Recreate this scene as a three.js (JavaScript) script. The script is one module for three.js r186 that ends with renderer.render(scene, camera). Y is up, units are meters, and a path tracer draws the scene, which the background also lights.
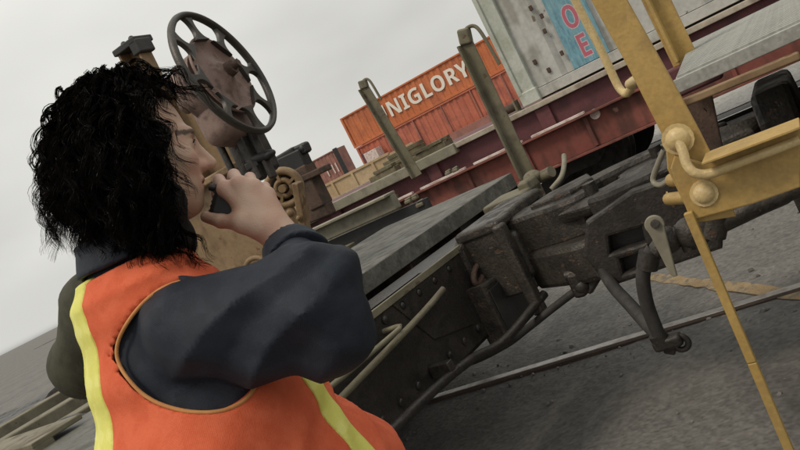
import * as THREE from 'three';
import { RoundedBoxGeometry } from 'three/addons/geometries/RoundedBoxGeometry.js';
import { mergeGeometries, mergeVertices } from 'three/addons/utils/BufferGeometryUtils.js';
import { FontLoader } from 'three/addons/loaders/FontLoader.js';
import { TextGeometry } from 'three/addons/geometries/TextGeometry.js';

// ---------------------------------------------------------------- camera, exposure, sky, sun
const R = a => a * Math.PI / 180;
const scene = new THREE.Scene();
const EYE = 1.4, FPX = 800, YAW = R(30), PITCH = R(4.6), ROLL = R(26.8);
const camera = new THREE.PerspectiveCamera(2 * Math.atan(225 / FPX) * 180 / Math.PI, 16 / 9, 0.05, 3000);
camera.position.set(0, EYE, 0);
camera.rotation.order = 'YXZ';
camera.rotation.set(-PITCH, YAW, -ROLL);
scene.add(camera);
const renderer = new THREE.WebGLRenderer({ antialias: true });
renderer.toneMapping = THREE.LinearToneMapping;
renderer.toneMappingExposure = 1.0;
renderer.shadowMap.enabled = true;

function mulberry(a) { return () => { a |= 0; a = a + 0x6D2B79F5 | 0; let t = Math.imul(a ^ a >>> 15, 1 | a); t = t + Math.imul(t ^ t >>> 7, 61 | t) ^ t; return ((t ^ t >>> 14) >>> 0) / 4294967296; }; }
const rnd = mulberry(7);
const rr = (a, b) => a + (b - a) * rnd();
// value-gradient noise, optional period
function hash(x, y, z) { let h = Math.imul(x, 374761393) + Math.imul(y, 668265263) + Math.imul(z, 2147483647 ^ 0x5bd1e995) | 0; h = Math.imul(h ^ h >>> 13, 1274126177); return ((h ^ h >>> 16) >>> 0) / 4294967296; }
const sm = t => t * t * (3 - 2 * t);
function vn3(x, y, z, p = 0) {
  const X = Math.floor(x), Y = Math.floor(y), Z = Math.floor(z), fx = sm(x - X), fy = sm(y - Y), fz = sm(z - Z);
  const w = p ? (v => ((v % p) + p) % p) : (v => v);
  const x0 = w(X), x1 = w(X + 1), y0 = w(Y), y1 = w(Y + 1);
  const l = (a, b, t) => a + (b - a) * t;
  const f = zz => l(l(hash(x0, y0, zz), hash(x1, y0, zz), fx), l(hash(x0, y1, zz), hash(x1, y1, zz), fx), fy);
  const a = f(Z); return fz < 1e-6 ? a : l(a, f(Z + 1), fz);
}
function fbm(x, y, oct, p, seed = 0) { let a = .5, s = 0, t = 0; for (let i = 0; i < oct; i++) { s += a * vn3(x, y, seed + i * 17, p); t += a; x *= 2; y *= 2; p *= 2; a *= .55; } return s / t; }
const G = .134;   // the yard is paved up to near the rail heads
const n3 = (x, y, z) => vn3(x + 50, y + 50, z + 50) * 2 - 1;
const ss = (a, b, x) => sm(Math.min(1, Math.max(0, (x - a) / (b - a))));

const SUN_DIR = new THREE.Vector3(-.30, .80, .52).normalize();
{
  const w = 1024, h = 512, d = new Float32Array(w * h * 4);
  for (let j = 0; j < h; j++) for (let i = 0; i < w; i++) {
    const u = i / w, el = (j / h - .5) * Math.PI;             // row 0 is the lowest row
    const az = u * Math.PI * 2, ce = Math.cos(el), x = Math.cos(az) * ce, y = Math.sin(el), z = Math.sin(az) * ce;
    const k = 1 / (Math.max(0, y) + .22);
    let n = 0, a = .5, f = .9; for (let o = 0; o < 5; o++) { n += a * vn3(x * k * f + 9, z * k * f + 5, 3 + o); a *= .5; f *= 2.1; }
    n = (n / .97 - .5) * 2;
    let L = .60 + .42 * Math.max(0, y) + .25 * n * ss(.0, .15, Math.abs(y)) + .06 * Math.exp(-Math.abs(y) * 12);
    if (y < 0) L = .3;
    const p = (j * w + i) * 4; const t = .5 + .5 * n;
    d[p] = L * (1.0); d[p + 1] = L * (.99 + .005 * t); d[p + 2] = L * (.95 - .02 * t); d[p + 3] = 1;
  }
  const t = new THREE.DataTexture(d, w, h, THREE.RGBAFormat, THREE.FloatType);
  t.mapping = THREE.EquirectangularReflectionMapping; t.magFilter = t.minFilter = THREE.LinearFilter; t.needsUpdate = true;
  scene.background = t; scene.environment = t;
}
const sun = new THREE.DirectionalLight(0xfff1dd, 1.5);
sun.position.copy(SUN_DIR).multiplyScalar(60); sun.castShadow = true; sun.shadow.radius = 30;
sun.shadow.mapSize.set(2048, 2048);
Object.assign(sun.shadow.camera, { left: -15, right: 15, top: 15, bottom: -15, near: 1, far: 150 });
scene.add(sun, sun.target);

// ---------------------------------------------------------------- pixel of the photograph -> place
const C = (() => {
  const f = new THREE.Vector3(-Math.sin(YAW) * Math.cos(PITCH), -Math.sin(PITCH), -Math.cos(YAW) * Math.cos(PITCH));
  const rt = new THREE.Vector3(Math.cos(YAW), 0, -Math.sin(YAW)), up = new THREE.Vector3().crossVectors(rt, f);
  const c = Math.cos(ROLL), s = Math.sin(ROLL);
  return { f, r: rt.clone().multiplyScalar(c).addScaledVector(up, -s), u: rt.clone().multiplyScalar(s).addScaledVector(up, c) };
})();
const ray = (x, y) => C.f.clone().addScaledVector(C.r, (x - 400) / FPX).addScaledVector(C.u, -(y - 225) / FPX);
const P = (x, y, d) => ray(x, y).multiplyScalar(d).add(new THREE.Vector3(0, EYE, 0));
const PZ = (x, y, Z) => { const r = ray(x, y); return r.multiplyScalar(Z / r.z).add(new THREE.Vector3(0, EYE, 0)); };
const PY = (x, y, Y) => { const r = ray(x, y); return r.multiplyScalar((Y - EYE) / r.y).add(new THREE.Vector3(0, EYE, 0)); };

const V = (x, y, z) => new THREE.Vector3(x, y, z);
// ---------------------------------------------------------------- naming, things and parts
const used = {};
function numbered(n) { if (!(n in used)) { used[n] = 0; return n; } used[n]++; return n + '_' + String(used[n]).padStart(3, '0'); }
function thing(name, label, category, pos = [0, 0, 0], rotY = 0, group) {
  const o = new THREE.Group(); o.name = numbered(name); scene.add(o);
  o.position.set(...pos); o.rotation.y = rotY; o.userData = { label, category };
  if (group) o.userData.group = group; o.updateMatrixWorld(true); return o;
}
function boxUV(g) {             // metres, along the axis each triangle faces most
  if (g.userData.keepUV) return g;
  const p = g.attributes.position, uv = new Float32Array(p.count * 2), a = V(0, 0, 0), b = V(0, 0, 0), c = V(0, 0, 0);
  for (let t = 0; t < p.count; t += 3) {
    a.fromBufferAttribute(p, t); b.fromBufferAttribute(p, t + 1).sub(a); c.fromBufferAttribute(p, t + 2).sub(a); b.cross(c);
    const ax = Math.abs(b.x), ay = Math.abs(b.y), az = Math.abs(b.z);
    for (let i = t; i < t + 3; i++) {
      const x = p.getX(i), y = p.getY(i), z = p.getZ(i); let u, v;
      if (ay >= ax && ay >= az) { u = x; v = z; } else if (ax >= az) { u = z; v = y; } else { u = x; v = y; }
      uv[2 * i] = u; uv[2 * i + 1] = v;
    }
  }
  g.setAttribute('uv', new THREE.BufferAttribute(uv, 2)); return g;
}
function merge(list) {
  list = (Array.isArray(list) ? list : [list]).map(g => { g = g.index ? g.toNonIndexed() : g; for (const k of Object.keys(g.attributes)) if (!['position', 'normal', 'uv', 'color'].includes(k)) g.deleteAttribute(k); return g; });
  return list.length > 1 ? mergeGeometries(list, false) : list[0];
}
// geometry is given in the world's coordinates (world = true) or in the parent's
function part(name, geos, mat, parent, world = true, extra) {
  const keep = (Array.isArray(geos) ? geos : [geos]).some(g => g.userData.keepUV);
  const g = merge(geos); if (keep) g.userData.keepUV = true;
  if (world && parent) { parent.updateWorldMatrix(true, false); g.applyMatrix4(parent.matrixWorld.clone().invert()); }
  boxUV(g);
  const m = new THREE.Mesh(g, mat); m.name = parent ? name : numbered(name); m.castShadow = m.receiveShadow = true;
  (parent || scene).add(m); if (extra) Object.assign(m.userData, extra); return m;
}
function struct(name, geos, mat) { return part(name, geos, mat, null, true, { kind: 'structure' }); }

// ---------------------------------------------------------------- shapes
function box(cx, cy, cz, w, h, d, r = .006) {
  r = Math.min(r, w / 2.2, h / 2.2, d / 2.2);
  const g = r > 0 ? new RoundedBoxGeometry(w, h, d, 1, r) : new THREE.BoxGeometry(w, h, d);
  g.translate(cx, cy, cz); return g;
}
// a bar of rectangular section from a to b; `side` says which way its width w points
function bar(a, b, w, h, side = V(1, 0, 0), r = .005) {
  const z = b.clone().sub(a), L = z.length(); z.normalize();
  const x = side.clone().addScaledVector(z, -side.dot(z)).normalize(), y = new THREE.Vector3().crossVectors(z, x);
  const g = box(0, 0, 0, w, h, L, r);
  g.applyMatrix4(new THREE.Matrix4().makeBasis(x, y, z)); const m = a.clone().add(b).multiplyScalar(.5); g.translate(m.x, m.y, m.z); return g;
}
function rod(a, b, r, seg = 14, r2 = r) {
  const z = b.clone().sub(a), L = z.length(); const g = new THREE.CylinderGeometry(r2, r, L, seg);
  g.applyQuaternion(new THREE.Quaternion().setFromUnitVectors(V(0, 1, 0), z.normalize())); const m = a.clone().add(b).multiplyScalar(.5); g.translate(m.x, m.y, m.z); return g;
}
function tube(pts, r, seg = 40, rad = 10, tension = .5) { return new THREE.TubeGeometry(new THREE.CatmullRomCurve3(pts, false, 'catmullrom', tension), seg, r, rad, false); }
function ball(c, r, sx = 1, sy = 1, sz = 1) { const g = new THREE.SphereGeometry(r, 18, 12); g.scale(sx, sy, sz); g.translate(c.x, c.y, c.z); return g; }
// flat plate: outline in two axes (origin o, unit axes ex, ey), thickness t along ex x ey
function plate(pts, o, ex, ey, t, bev = .004, holes = []) {
  const s = new THREE.Shape(pts.map(p => new THREE.Vector2(...p)));
  for (const h of holes) s.holes.push(h.pts ? new THREE.Path(h.pts.map(p => new THREE.Vector2(...p))) : new THREE.Path().absarc(h.x, h.y, h.r, 0, 7));
  const g = new THREE.ExtrudeGeometry(s, { depth: t - 2 * bev, bevelEnabled: bev > 0, bevelThickness: bev, bevelSize: bev, bevelOffset: -bev, bevelSegments: 2, curveSegments: 20 });
  g.translate(0, 0, bev); const ez = new THREE.Vector3().crossVectors(ex, ey);
  g.applyMatrix4(new THREE.Matrix4().makeBasis(ex, ey, ez).setPosition(o)); return g;
}
function bolt(c, n, r = .02, t = .014) {
  const g = new THREE.SphereGeometry(r, 14, 8, 0, 7, 0, Math.PI / 2); g.scale(1, t / r, 1);
  const b = new THREE.CylinderGeometry(r * 1.25, r * 1.25, .004, 16); b.translate(0, .002, 0); const m = merge([g, b]);
  m.applyQuaternion(new THREE.Quaternion().setFromUnitVectors(V(0, 1, 0), n)); m.translate(c.x, c.y, c.z); return m;
}

// surface nets: an indexed mesh of the zero set of a distance field
function nets(sdf, mn, mx, h) {
  const nx = Math.ceil((mx[0] - mn[0]) / h) + 1, ny = Math.ceil((mx[1] - mn[1]) / h) + 1, nz = Math.ceil((mx[2] - mn[2]) / h) + 1;
  const F = new Float32Array(nx * ny * nz); let q = 0;
  for (let k = 0; k < nz; k++) for (let j = 0; j < ny; j++) for (let i = 0; i < nx; i++) F[q++] = sdf(mn[0] + i * h, mn[1] + j * h, mn[2] + k * h);
  const id = new Int32Array(nx * ny * nz).fill(-1), pos = [], idx = [];
  const at = (i, j, k) => i + nx * (j + ny * k);
  for (let k = 0; k < nz - 1; k++) for (let j = 0; j < ny - 1; j++) for (let i = 0; i < nx - 1; i++) {
    let m = 0, cx = 0, cy = 0, cz = 0, n = 0; const v = [];
    for (let c = 0; c < 8; c++) { const f = F[at(i + (c & 1), j + (c >> 1 & 1), k + (c >> 2))]; v.push(f); if (f < 0) m |= 1 << c; }
    if (m === 0 || m === 255) continue;
    for (let c = 0; c < 8; c++) for (const b of [1, 2, 4]) if (!(c & b)) {
      const e = c | b, fa = v[c], fb = v[e]; if ((fa < 0) === (fb < 0)) continue;
      const t = fa / (fa - fb); cx += (c & 1) + (b === 1 ? t : 0); cy += (c >> 1 & 1) + (b === 2 ? t : 0); cz += (c >> 2) + (b === 4 ? t : 0); n++;
    }
    id[at(i, j, k)] = pos.length / 3; pos.push(mn[0] + (i + cx / n) * h, mn[1] + (j + cy / n) * h, mn[2] + (k + cz / n) * h);
  }
  const quad = (a, b, c, d, flip) => { if (a < 0 || b < 0 || c < 0 || d < 0) return; flip ? idx.push(a, c, b, a, d, c) : idx.push(a, b, c, a, c, d); };
  for (let k = 1; k < nz - 1; k++) for (let j = 1; j < ny - 1; j++) for (let i = 1; i < nx - 1; i++) {
    const f = F[at(i, j, k)] < 0;
    if (f !== (F[at(i + 1, j, k)] < 0)) quad(id[at(i, j - 1, k - 1)], id[at(i, j, k - 1)], id[at(i, j, k)], id[at(i, j - 1, k)], !f);
    if (f !== (F[at(i, j + 1, k)] < 0)) quad(id[at(i - 1, j, k - 1)], id[at(i - 1, j, k)], id[at(i, j, k)], id[at(i, j, k - 1)], !f);
    if (f !== (F[at(i, j, k + 1)] < 0)) quad(id[at(i - 1, j - 1, k)], id[at(i, j - 1, k)], id[at(i, j, k)], id[at(i - 1, j, k)], !f);
  }
  const g = new THREE.BufferGeometry(); g.setAttribute('position', new THREE.Float32BufferAttribute(pos, 3)); g.setIndex(idx); g.computeVertexNormals(); return g;
}
const smin = (a, b, k) => { const h = Math.max(k - Math.abs(a - b), 0) / k; return Math.min(a, b) - h * h * k * .25; };
const smax = (a, b, k) => -smin(-a, -b, k);
// tapered capsule
function cap(a, b, ra, rb) {
  const dx = b.x - a.x, dy = b.y - a.y, dz = b.z - a.z, L2 = dx * dx + dy * dy + dz * dz;
  return (x, y, z) => { const px = x - a.x, py = y - a.y, pz = z - a.z; let t = (px * dx + py * dy + pz * dz) / L2; t = t < 0 ? 0 : t > 1 ? 1 : t; return Math.hypot(px - t * dx, py - t * dy, pz - t * dz) - (ra + (rb - ra) * t); };
}
const ell = (c, a, b, d) => (x, y, z) => { const X = (x - c.x) / a, Y = (y - c.y) / b, Z = (z - c.z) / d, k = Math.hypot(X, Y, Z), k2 = Math.hypot(X / a, Y / b, Z / d); return k2 < 1e-9 ? -Math.min(a, b, d) : k * (k - 1) / k2; };

// ---------------------------------------------------------------- procedural materials
function tex(n, fn, srgb) {
  const d = new Uint8Array(n * n * 4);
  for (let j = 0; j < n; j++) for (let i = 0; i < n; i++) { const c = fn(i / n, j / n), p = (j * n + i) * 4; for (let k = 0; k < 3; k++) { let v = c[k]; if (srgb) v = v <= .0031308 ? v * 12.92 : 1.055 * Math.pow(Math.max(v, 0), 1 / 2.4) - .055; d[p + k] = Math.max(0, Math.min(255, v * 255)); } d[p + 3] = 255; }
  const t = new THREE.DataTexture(d, n, n); t.wrapS = t.wrapT = THREE.RepeatWrapping; t.magFilter = THREE.LinearFilter; t.minFilter = THREE.LinearMipmapLinearFilter; t.generateMipmaps = true;
  if (srgb) t.colorSpace = THREE.SRGBColorSpace; t.needsUpdate = true; return t;
}
let seedN = 1;
const mixc = (a, b, t) => [a[0] + (b[0] - a[0]) * t, a[1] + (b[1] - a[1]) * t, a[2] + (b[2] - a[2]) * t];
// painted or bare metal with stains, streaks, chips
function metal({ base, tone = base, stain, stainAmt = .4, chip, chipAmt = 0, streak = 0, rough = .6, metalness = 0, size = 1.2, n = 512, bump = .0015, grain = .12, rmap = 0 }) {
  const s = (seedN += 131), N = 8;
  const H = new Float32Array(n * n), K = new Float32Array(n * n);
  const map = tex(n, (u, v) => {
    const big = fbm(u * 4, v * 4, 4, 4, s), med = fbm(u * 12, v * 12, 4, 12, s + 40), fine = fbm(u * 90, v * 90, 2, 90, s + 80);
    const st = streak ? fbm(u * 40, v * 3, 3, 1e9, s + 120) * streak : 0;
    let c = mixc(base, tone, ss(.35, .65, big));
    let k = stain ? stainAmt * ss(.42, .72, med * .65 + big * .35 + st * .35 - (streak ? .17 * streak : 0)) : 0;
    if (stain) c = mixc(c, stain, k);
    let ch = 0; if (chip) { ch = ss(.66 - chipAmt, .69 - chipAmt, fbm(u * 22, v * 22, 4, 22, s + 200) * .72 + big * .28); c = mixc(c, chip, ch * .9); }
    const gq = 1 + (fine - .5) * 2 * grain; const p = Math.floor(v * n) * n + Math.floor(u * n);
    H[p] = fine * .35 + med * .4 - ch * .35 + .2; K[p] = Math.min(1, k * .7 + ch);
    return [c[0] * gq, c[1] * gq, c[2] * gq];
  }, true);
  const rm = rmap && tex(n >> 1, (u, v) => { const p = Math.floor(v * n) * n + Math.floor(u * n); const r = rough + K[p] * (.92 - rough) + (H[p] - .5) * .2; return [r, r, r]; });
  const bm = tex(n, (u, v) => { const p = Math.floor(v * n) * n + Math.floor(u * n); return [H[p], H[p], H[p]]; });
  for (const t of [map, rm, bm]) if (t) t.repeat.set(1 / size, 1 / size);
  return new THREE.MeshStandardMaterial({ map, roughness: rmap ? 1 : rough, metalness, bumpMap: bm, bumpScale: bump, ...(rmap ? { roughnessMap: rm } : {}) });
}
function fabric({ base, tone, size = .25, weave = 60, rough = .9, bump = .0006, n = 512, sheen = 0, mottle = .15 }) {
  const s = (seedN += 131), h = (u, v) => .5 + .25 * Math.sin(u * weave * 6.2832) * Math.sin(v * weave * 6.2832) + .5 * (fbm(u * 64, v * 64, 2, 64, s) - .5);
  const map = tex(n, (u, v) => { const b = fbm(u * 5, v * 5, 4, 5, s + 9); const c = mixc(base, tone, ss(.3, .7, b)); const g = 1 + (h(u, v) - .5) * mottle * 2; return c.map(x => x * g); }, true);
  const bm = tex(n, (u, v) => { const q = h(u, v); return [q, q, q]; });
  for (const t of [map, bm]) t.repeat.set(1 / size, 1 / size);
  const m = new THREE.MeshPhysicalMaterial({ map, roughness: rough, specularIntensity: .45, bumpMap: bm, bumpScale: bump });
  if (sheen) { m.sheen = sheen; m.sheenRoughness = .6; m.sheenColor = new THREE.Color().setRGB(...tone); } return m;
}
const M = {};
M.castDark = metal({ base: [.030, .026, .023], tone: [.046, .040, .034], stain: [.018, .016, .014], stainAmt: .8, rough: .42, metalness: .2, size: .5, bump: .003, grain: .3 });
M.oliveLight = metal({ base: [.21, .195, .145], tone: [.26, .24, .18], stain: [.12, .105, .08], stainAmt: .6, rough: .65, size: 1.2 });
M.olive = metal({ rmap: 1, base: [.15, .135, .085], tone: [.19, .17, .115], stain: [.075, .06, .045], stainAmt: .7, chip: [.10, .065, .042], chipAmt: -.01, rough: .62, size: 1.1 });
M.deck = metal({ rmap: 1, base: [.098, .096, .080], tone: [.13, .126, .106], stain: [.045, .042, .037], stainAmt: .65, rough: .6, size: .8, bump: .002, grain: .4 });
M.tan = metal({ rmap: 1, base: [.225, .15, .078], tone: [.28, .19, .105], stain: [.11, .066, .036], stainAmt: .75, chip: [.14, .08, .04], chipAmt: .0, streak: .6, rough: .6, size: .8 });
M.yellow = metal({ rmap: 1, base: [.39, .255, .075], tone: [.44, .295, .095], stain: [.27, .18, .07], stainAmt: .6,  rough: .5, size: .5, streak: .3, bump: .001 });
M.yellowLight = metal({ base: [.54, .41, .19], tone: [.60, .46, .23], stain: [.34, .24, .11], stainAmt: .5, rough: .42, size: .4 });
M.red = metal({ rmap: 1, base: [.20, .058, .044], tone: [.245, .080, .060], stain: [.080, .038, .030], stainAmt: .85, chip: [.30, .17, .125], chipAmt: -.03, streak: .9, rough: .78, size: 2.2 });
M.redDark = metal({ base: [.11, .035, .04], tone: [.14, .045, .05], stain: [.05, .025, .025], stainAmt: .6, rough: .7, size: 1.5 });
M.edge = metal({ base: [.36, .31, .25], tone: [.44, .39, .31], stain: [.17, .12, .09], stainAmt: .7, rough: .7, size: 1.5 });
M.pinkWhite = metal({ base: [.62, .52, .48], tone: [.70, .62, .57], stain: [.33, .17, .14], stainAmt: .7, rough: .6, size: .8 });
M.cont = metal({ rmap: 1, base: [.455, .452, .425], tone: [.54, .535, .505], stain: [.25, .24, .205], stainAmt: .8, chip: [.14, .10, .07], chipAmt: -.02, streak: 1, rough: .55, size: 2.4 });
M.contPost = metal({ base: [.44, .465, .41], tone: [.50, .52, .465], stain: [.28, .30, .22], stainAmt: .6, rough: .55, size: 1.6, streak: .6 });
M.orange = metal({ base: [.50, .145, .05], tone: [.55, .17, .065], stain: [.30, .085, .042], stainAmt: .5, rough: .6, size: 9, streak: .8 });
M.orangeRed = metal({ base: [.45, .125, .07], tone: [.50, .15, .09], stain: [.26, .075, .055], stainAmt: .6, rough: .6, size: 9, streak: .8 });
M.brownCont = metal({ base: [.27, .12, .09], tone: [.33, .15, .12], stain: [.16, .08, .06], stainAmt: .6, rough: .7, size: 7 });
M.beige = metal({ base: [.42, .30, .17], tone: [.48, .36, .22], stain: [.26, .18, .10], stainAmt: .6, rough: .7, size: 6 });
M.iron = metal({ rmap: 1, base: [.028, .024, .021], tone: [.042, .036, .031], stain: [.015, .013, .012], stainAmt: .75, chip: [.065, .042, .030], chipAmt: -.03, rough: .42, metalness: .25, size: .6, bump: .003, grain: .3 });
M.cast = metal({ rmap: 1, base: [.040, .034, .028], tone: [.064, .055, .045], stain: [.016, .014, .013], stainAmt: .85, chip: [.085, .054, .036], chipAmt: -.02, rough: .40, metalness: .25, size: .55, bump: .004, grain: .3 });
M.rust = metal({ base: [.075, .046, .033], tone: [.10, .062, .044], stain: [.035, .026, .021], stainAmt: .7, rough: .8, size: .5, bump: .003, grain: .3 });
M.black = metal({ base: [.016, .016, .017], tone: [.024, .023, .022], stain: [.05, .045, .038], stainAmt: .3, rough: .5, size: .5 });
M.wheelRim = metal({ base: [.03, .026, .022], tone: [.04, .035, .03], stain: [.07, .055, .04], stainAmt: .4, rough: .45, size: .3 });
M.wheelDish = metal({ rmap: 1, base: [.19, .122, .10], tone: [.24, .165, .14], stain: [.075, .05, .04], stainAmt: .7, rough: .6, size: .3 });
M.grate = metal({ rmap: 1, base: [.30, .305, .285], tone: [.36, .365, .34], stain: [.27, .265, .24], stainAmt: .6, rough: .6, metalness: .1, size: .7, grain: .25 });
M.rail = metal({ base: [.40, .385, .365], tone: [.46, .44, .42], stain: [.16, .12, .09], stainAmt: .5, rough: .38, metalness: .75, size: .5 });
M.railSide = metal({ base: [.075, .05, .037], tone: [.10, .066, .05], stain: [.04, .03, .026], stainAmt: .6, rough: .85, size: .6 });
M.rubber = metal({ base: [.022, .020, .019], tone: [.03, .028, .026], stain: [.055, .047, .04], stainAmt: .5, rough: .75, size: .3, n: 256 });
M.wood = metal({ base: [.13, .115, .065], tone: [.19, .165, .10], stain: [.09, .075, .05], stainAmt: .7, rough: .85, size: .4, n: 256 });
M.linePaint = metal({ base: [.27, .19, .10], tone: [.32, .235, .13], stain: [.12, .11, .095], stainAmt: .9, rough: .85, size: .35, grain: .35 });
M.white = new THREE.MeshStandardMaterial({ color: new THREE.Color().setRGB(.74, .70, .62), roughness: .7 });
M.vest = fabric({ base: [.61, .115, .050], tone: [.68, .145, .068], size: .12, weave: 40, rough: .85, bump: .0005, sheen: .3, mottle: .12 });
M.stripe = fabric({ base: [.68, .66, .15], tone: [.76, .74, .22], size: .08, weave: 30, rough: .55, bump: .0003, mottle: .1 });
M.trim = fabric({ base: [.50, .22, .08], tone: [.56, .27, .10], size: .08, weave: 30, rough: .7, bump: .0003, mottle: .1 });
M.jacket = fabric({ base: [.0150, .0190, .028], tone: [.021, .026, .037], size: .14, weave: 50, rough: .66, bump: .0004, sheen: .12, mottle: .18 });
M.jacketOlive = fabric({ base: [.045, .045, .031], tone: [.062, .061, .042], size: .14, weave: 50, rough: .8, bump: .0004, sheen: .2, mottle: .18 });
M.trouser = fabric({ base: [.03, .034, .045], tone: [.042, .046, .058], size: .14, weave: 50, rough: .85 });
M.skin = new THREE.MeshPhysicalMaterial({ vertexColors: true, roughness: .52, sheen: .15, sheenRoughness: .5 });
{ const s = 77; const b = tex(256, (u, v) => { const q = fbm(u * 40, v * 40, 3, 40, s); return [q, q, q]; }); b.repeat.set(1 / .05, 1 / .05); M.skin.bumpMap = b; M.skin.bumpScale = .0004; }
M.hair = new THREE.MeshPhysicalMaterial({ color: new THREE.Color().setRGB(.0180, .0132, .0110), side: THREE.DoubleSide, roughness: .44, sheen: .1, sheenColor: new THREE.Color().setRGB(.1, .08, .07), sheenRoughness: .4 });
M.hairCore = new THREE.MeshStandardMaterial({ color: new THREE.Color().setRGB(.008, .007, .007), roughness: .8 });
M.plastic = new THREE.MeshPhysicalMaterial({ color: new THREE.Color().setRGB(.012, .012, .013), roughness: .42 });
M.eyeWhite = new THREE.MeshPhysicalMaterial({ color: new THREE.Color().setRGB(.50, .47, .43), roughness: .25, clearcoat: 1 });
M.eyeDark = new THREE.MeshPhysicalMaterial({ color: new THREE.Color().setRGB(.02, .012, .008), roughness: .1, clearcoat: 1 });

// ground: dark worn asphalt near, pale packed gravel beyond the second track
function groundMat(base, tone, spot, size, bump) {
  const s = (seedN += 131), n = 1024, H = new Float32Array(n * n);
  const map = tex(n, (u, v) => {
    const big = fbm(u * 3, v * 3, 5, 3, s), med = fbm(u * 14, v * 14, 4, 14, s + 30), fine = fbm(u * 150, v * 150, 2, 150, s + 60), peb = vn3(u * 210, v * 210, s + 5, 210);
    let c = mixc(base, tone, ss(.36, .64, big * .6 + med * .4)); c = mixc(c, spot, .55 * ss(.60, .72, med) + .5 * ss(.86, .95, peb));
    const g = .62 + .76 * fine; H[Math.floor(v * n) * n + Math.floor(u * n)] = fine * .6 + peb * .4; return c.map(x => x * g);
  }, true);
  const bm = tex(n, (u, v) => { const q = H[Math.floor(v * n) * n + Math.floor(u * n)]; return [q, q, q]; });
  for (const t of [map, bm]) t.repeat.set(1 / size, 1 / size);
  return new THREE.MeshStandardMaterial({ map, roughness: .92, bumpMap: bm, bumpScale: bump });
}
M.asphalt = groundMat([.112, .108, .101], [.148, .142, .132], [.17, .162, .15], 2.6, .008);
M.gravel = groundMat([.30, .29, .265], [.38, .365, .335], [.22, .205, .18], 3.3, .012);

// ---------------------------------------------------------------- the setting
function sheet(x0, z0, x1, z1, y, nx = 1, nz = 1, f) {
  const g = new THREE.PlaneGeometry(x1 - x0, z1 - z0, nx, nz); g.rotateX(-Math.PI / 2); g.translate((x0 + x1) / 2, y, (z0 + z1) / 2);
  if (f) { const p = g.attributes.position; for (let i = 0; i < p.count; i++) p.setY(i, y + f(p.getX(i), p.getZ(i))); g.computeVertexNormals(); } return g;
}
struct('ground', sheet(-1200, -1200, 1200, 1200, .115), M.asphalt);
struct('yard_pavement', sheet(-9, -6.4, 6, 4, G, 220, 160, (x, z) => .006 * n3(x * 2.1, z * 2.1, 3) + .004 * n3(x * 6, z * 6, 8) + .002 * n3(x * 17, z * 17, 5)), M.asphalt);
struct('gravel_yard', sheet(-16, -70, 90, -10.0, G - .01, 60, 30, (x, z) => z > -10.5 ? 0 : .02 * n3(x * .8, z * .8, 1)), M.gravel);

{ // loose chips of ballast on the pavement
  const g = new THREE.IcosahedronGeometry(1, 0), p = g.attributes.position; for (let i = 0; i < p.count; i++) { const k = .75 + .4 * hash(Math.round(p.getX(i) * 9), Math.round(p.getY(i) * 9), Math.round(p.getZ(i) * 9)); p.setXYZ(i, p.getX(i) * k, p.getY(i) * k * .7, p.getZ(i) * k); } g.computeVertexNormals();
  const N = 1500, m = new THREE.InstancedMesh(g, new THREE.MeshStandardMaterial({ color: 0xffffff, roughness: .95 }), N), q = new THREE.Object3D(), c = new THREE.Color(), rs = mulberry(5);
  for (let i = 0; i < N; i++) { const near = rs() < .45, x = -5 + 8 * rs(), z = near ? -3.5 + (rs() + rs() - 1) * .55 : -6.2 + 5.4 * rs(), r = .003 + .010 * Math.pow(rs(), 3) * (near ? 1.5 : 1); q.position.set(x, G + r * .3, z); q.rotation.set(rs() * 6, rs() * 6, rs() * 6); q.scale.setScalar(r); q.updateMatrix(); m.setMatrixAt(i, q.matrix); const v = .10 + .16 * rs(); m.setColorAt(i, c.setRGB(v, v * .95, v * .88)); }
  m.name = 'loose_gravel'; m.userData = { label: 'loose gravel chips scattered on the dark pavement by the rail', category: 'gravel', kind: 'stuff' }; m.castShadow = m.receiveShadow = true; scene.add(m);
}

// rail profile swept along X
function railGeos(x0, x1, z) {
  const prof = [[-.07, 0], [.07, 0], [.07, .012], [.02, .03], [.009, .05], [.009, .11], [.036, .122], [.036, .145], [.028, .152], [-.028, .152], [-.036, .145], [-.036, .122], [-.009, .11], [-.009, .05], [-.02, .03], [-.07, .012]];
  const s = new THREE.Shape(prof.map(p => new THREE.Vector2(...p)));
  const g = new THREE.ExtrudeGeometry(s, { depth: x1 - x0, bevelEnabled: false, steps: 1 }); g.rotateY(Math.PI / 2); g.translate(x0, .0, z); return g;
}
function track(z, label, x0, x1, group) {
  const t = thing('railway_track', label, 'track', [-1, 0, z], 0, group);
  for (const s of [-.7175, .7175]) {
    part('rail', railGeos(x0, x1, z + s), M.railSide, t);
  }
  t.children.forEach((r, i) => { const m = part('rail_head', box((x0 + x1) / 2, .153, z + [-.7175, .7175][i], x1 - x0, .006, .052, .002), M.rail, r); });
  return t;
}
track(-2.80, 'shiny topped railway track running under the two couplers', -40, 30);
track(-8.55, 'dark railway track under the red flat car', -60, 40);
track(-62.5, 'far railway track under the orange stacked containers', -90, 40);

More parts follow.
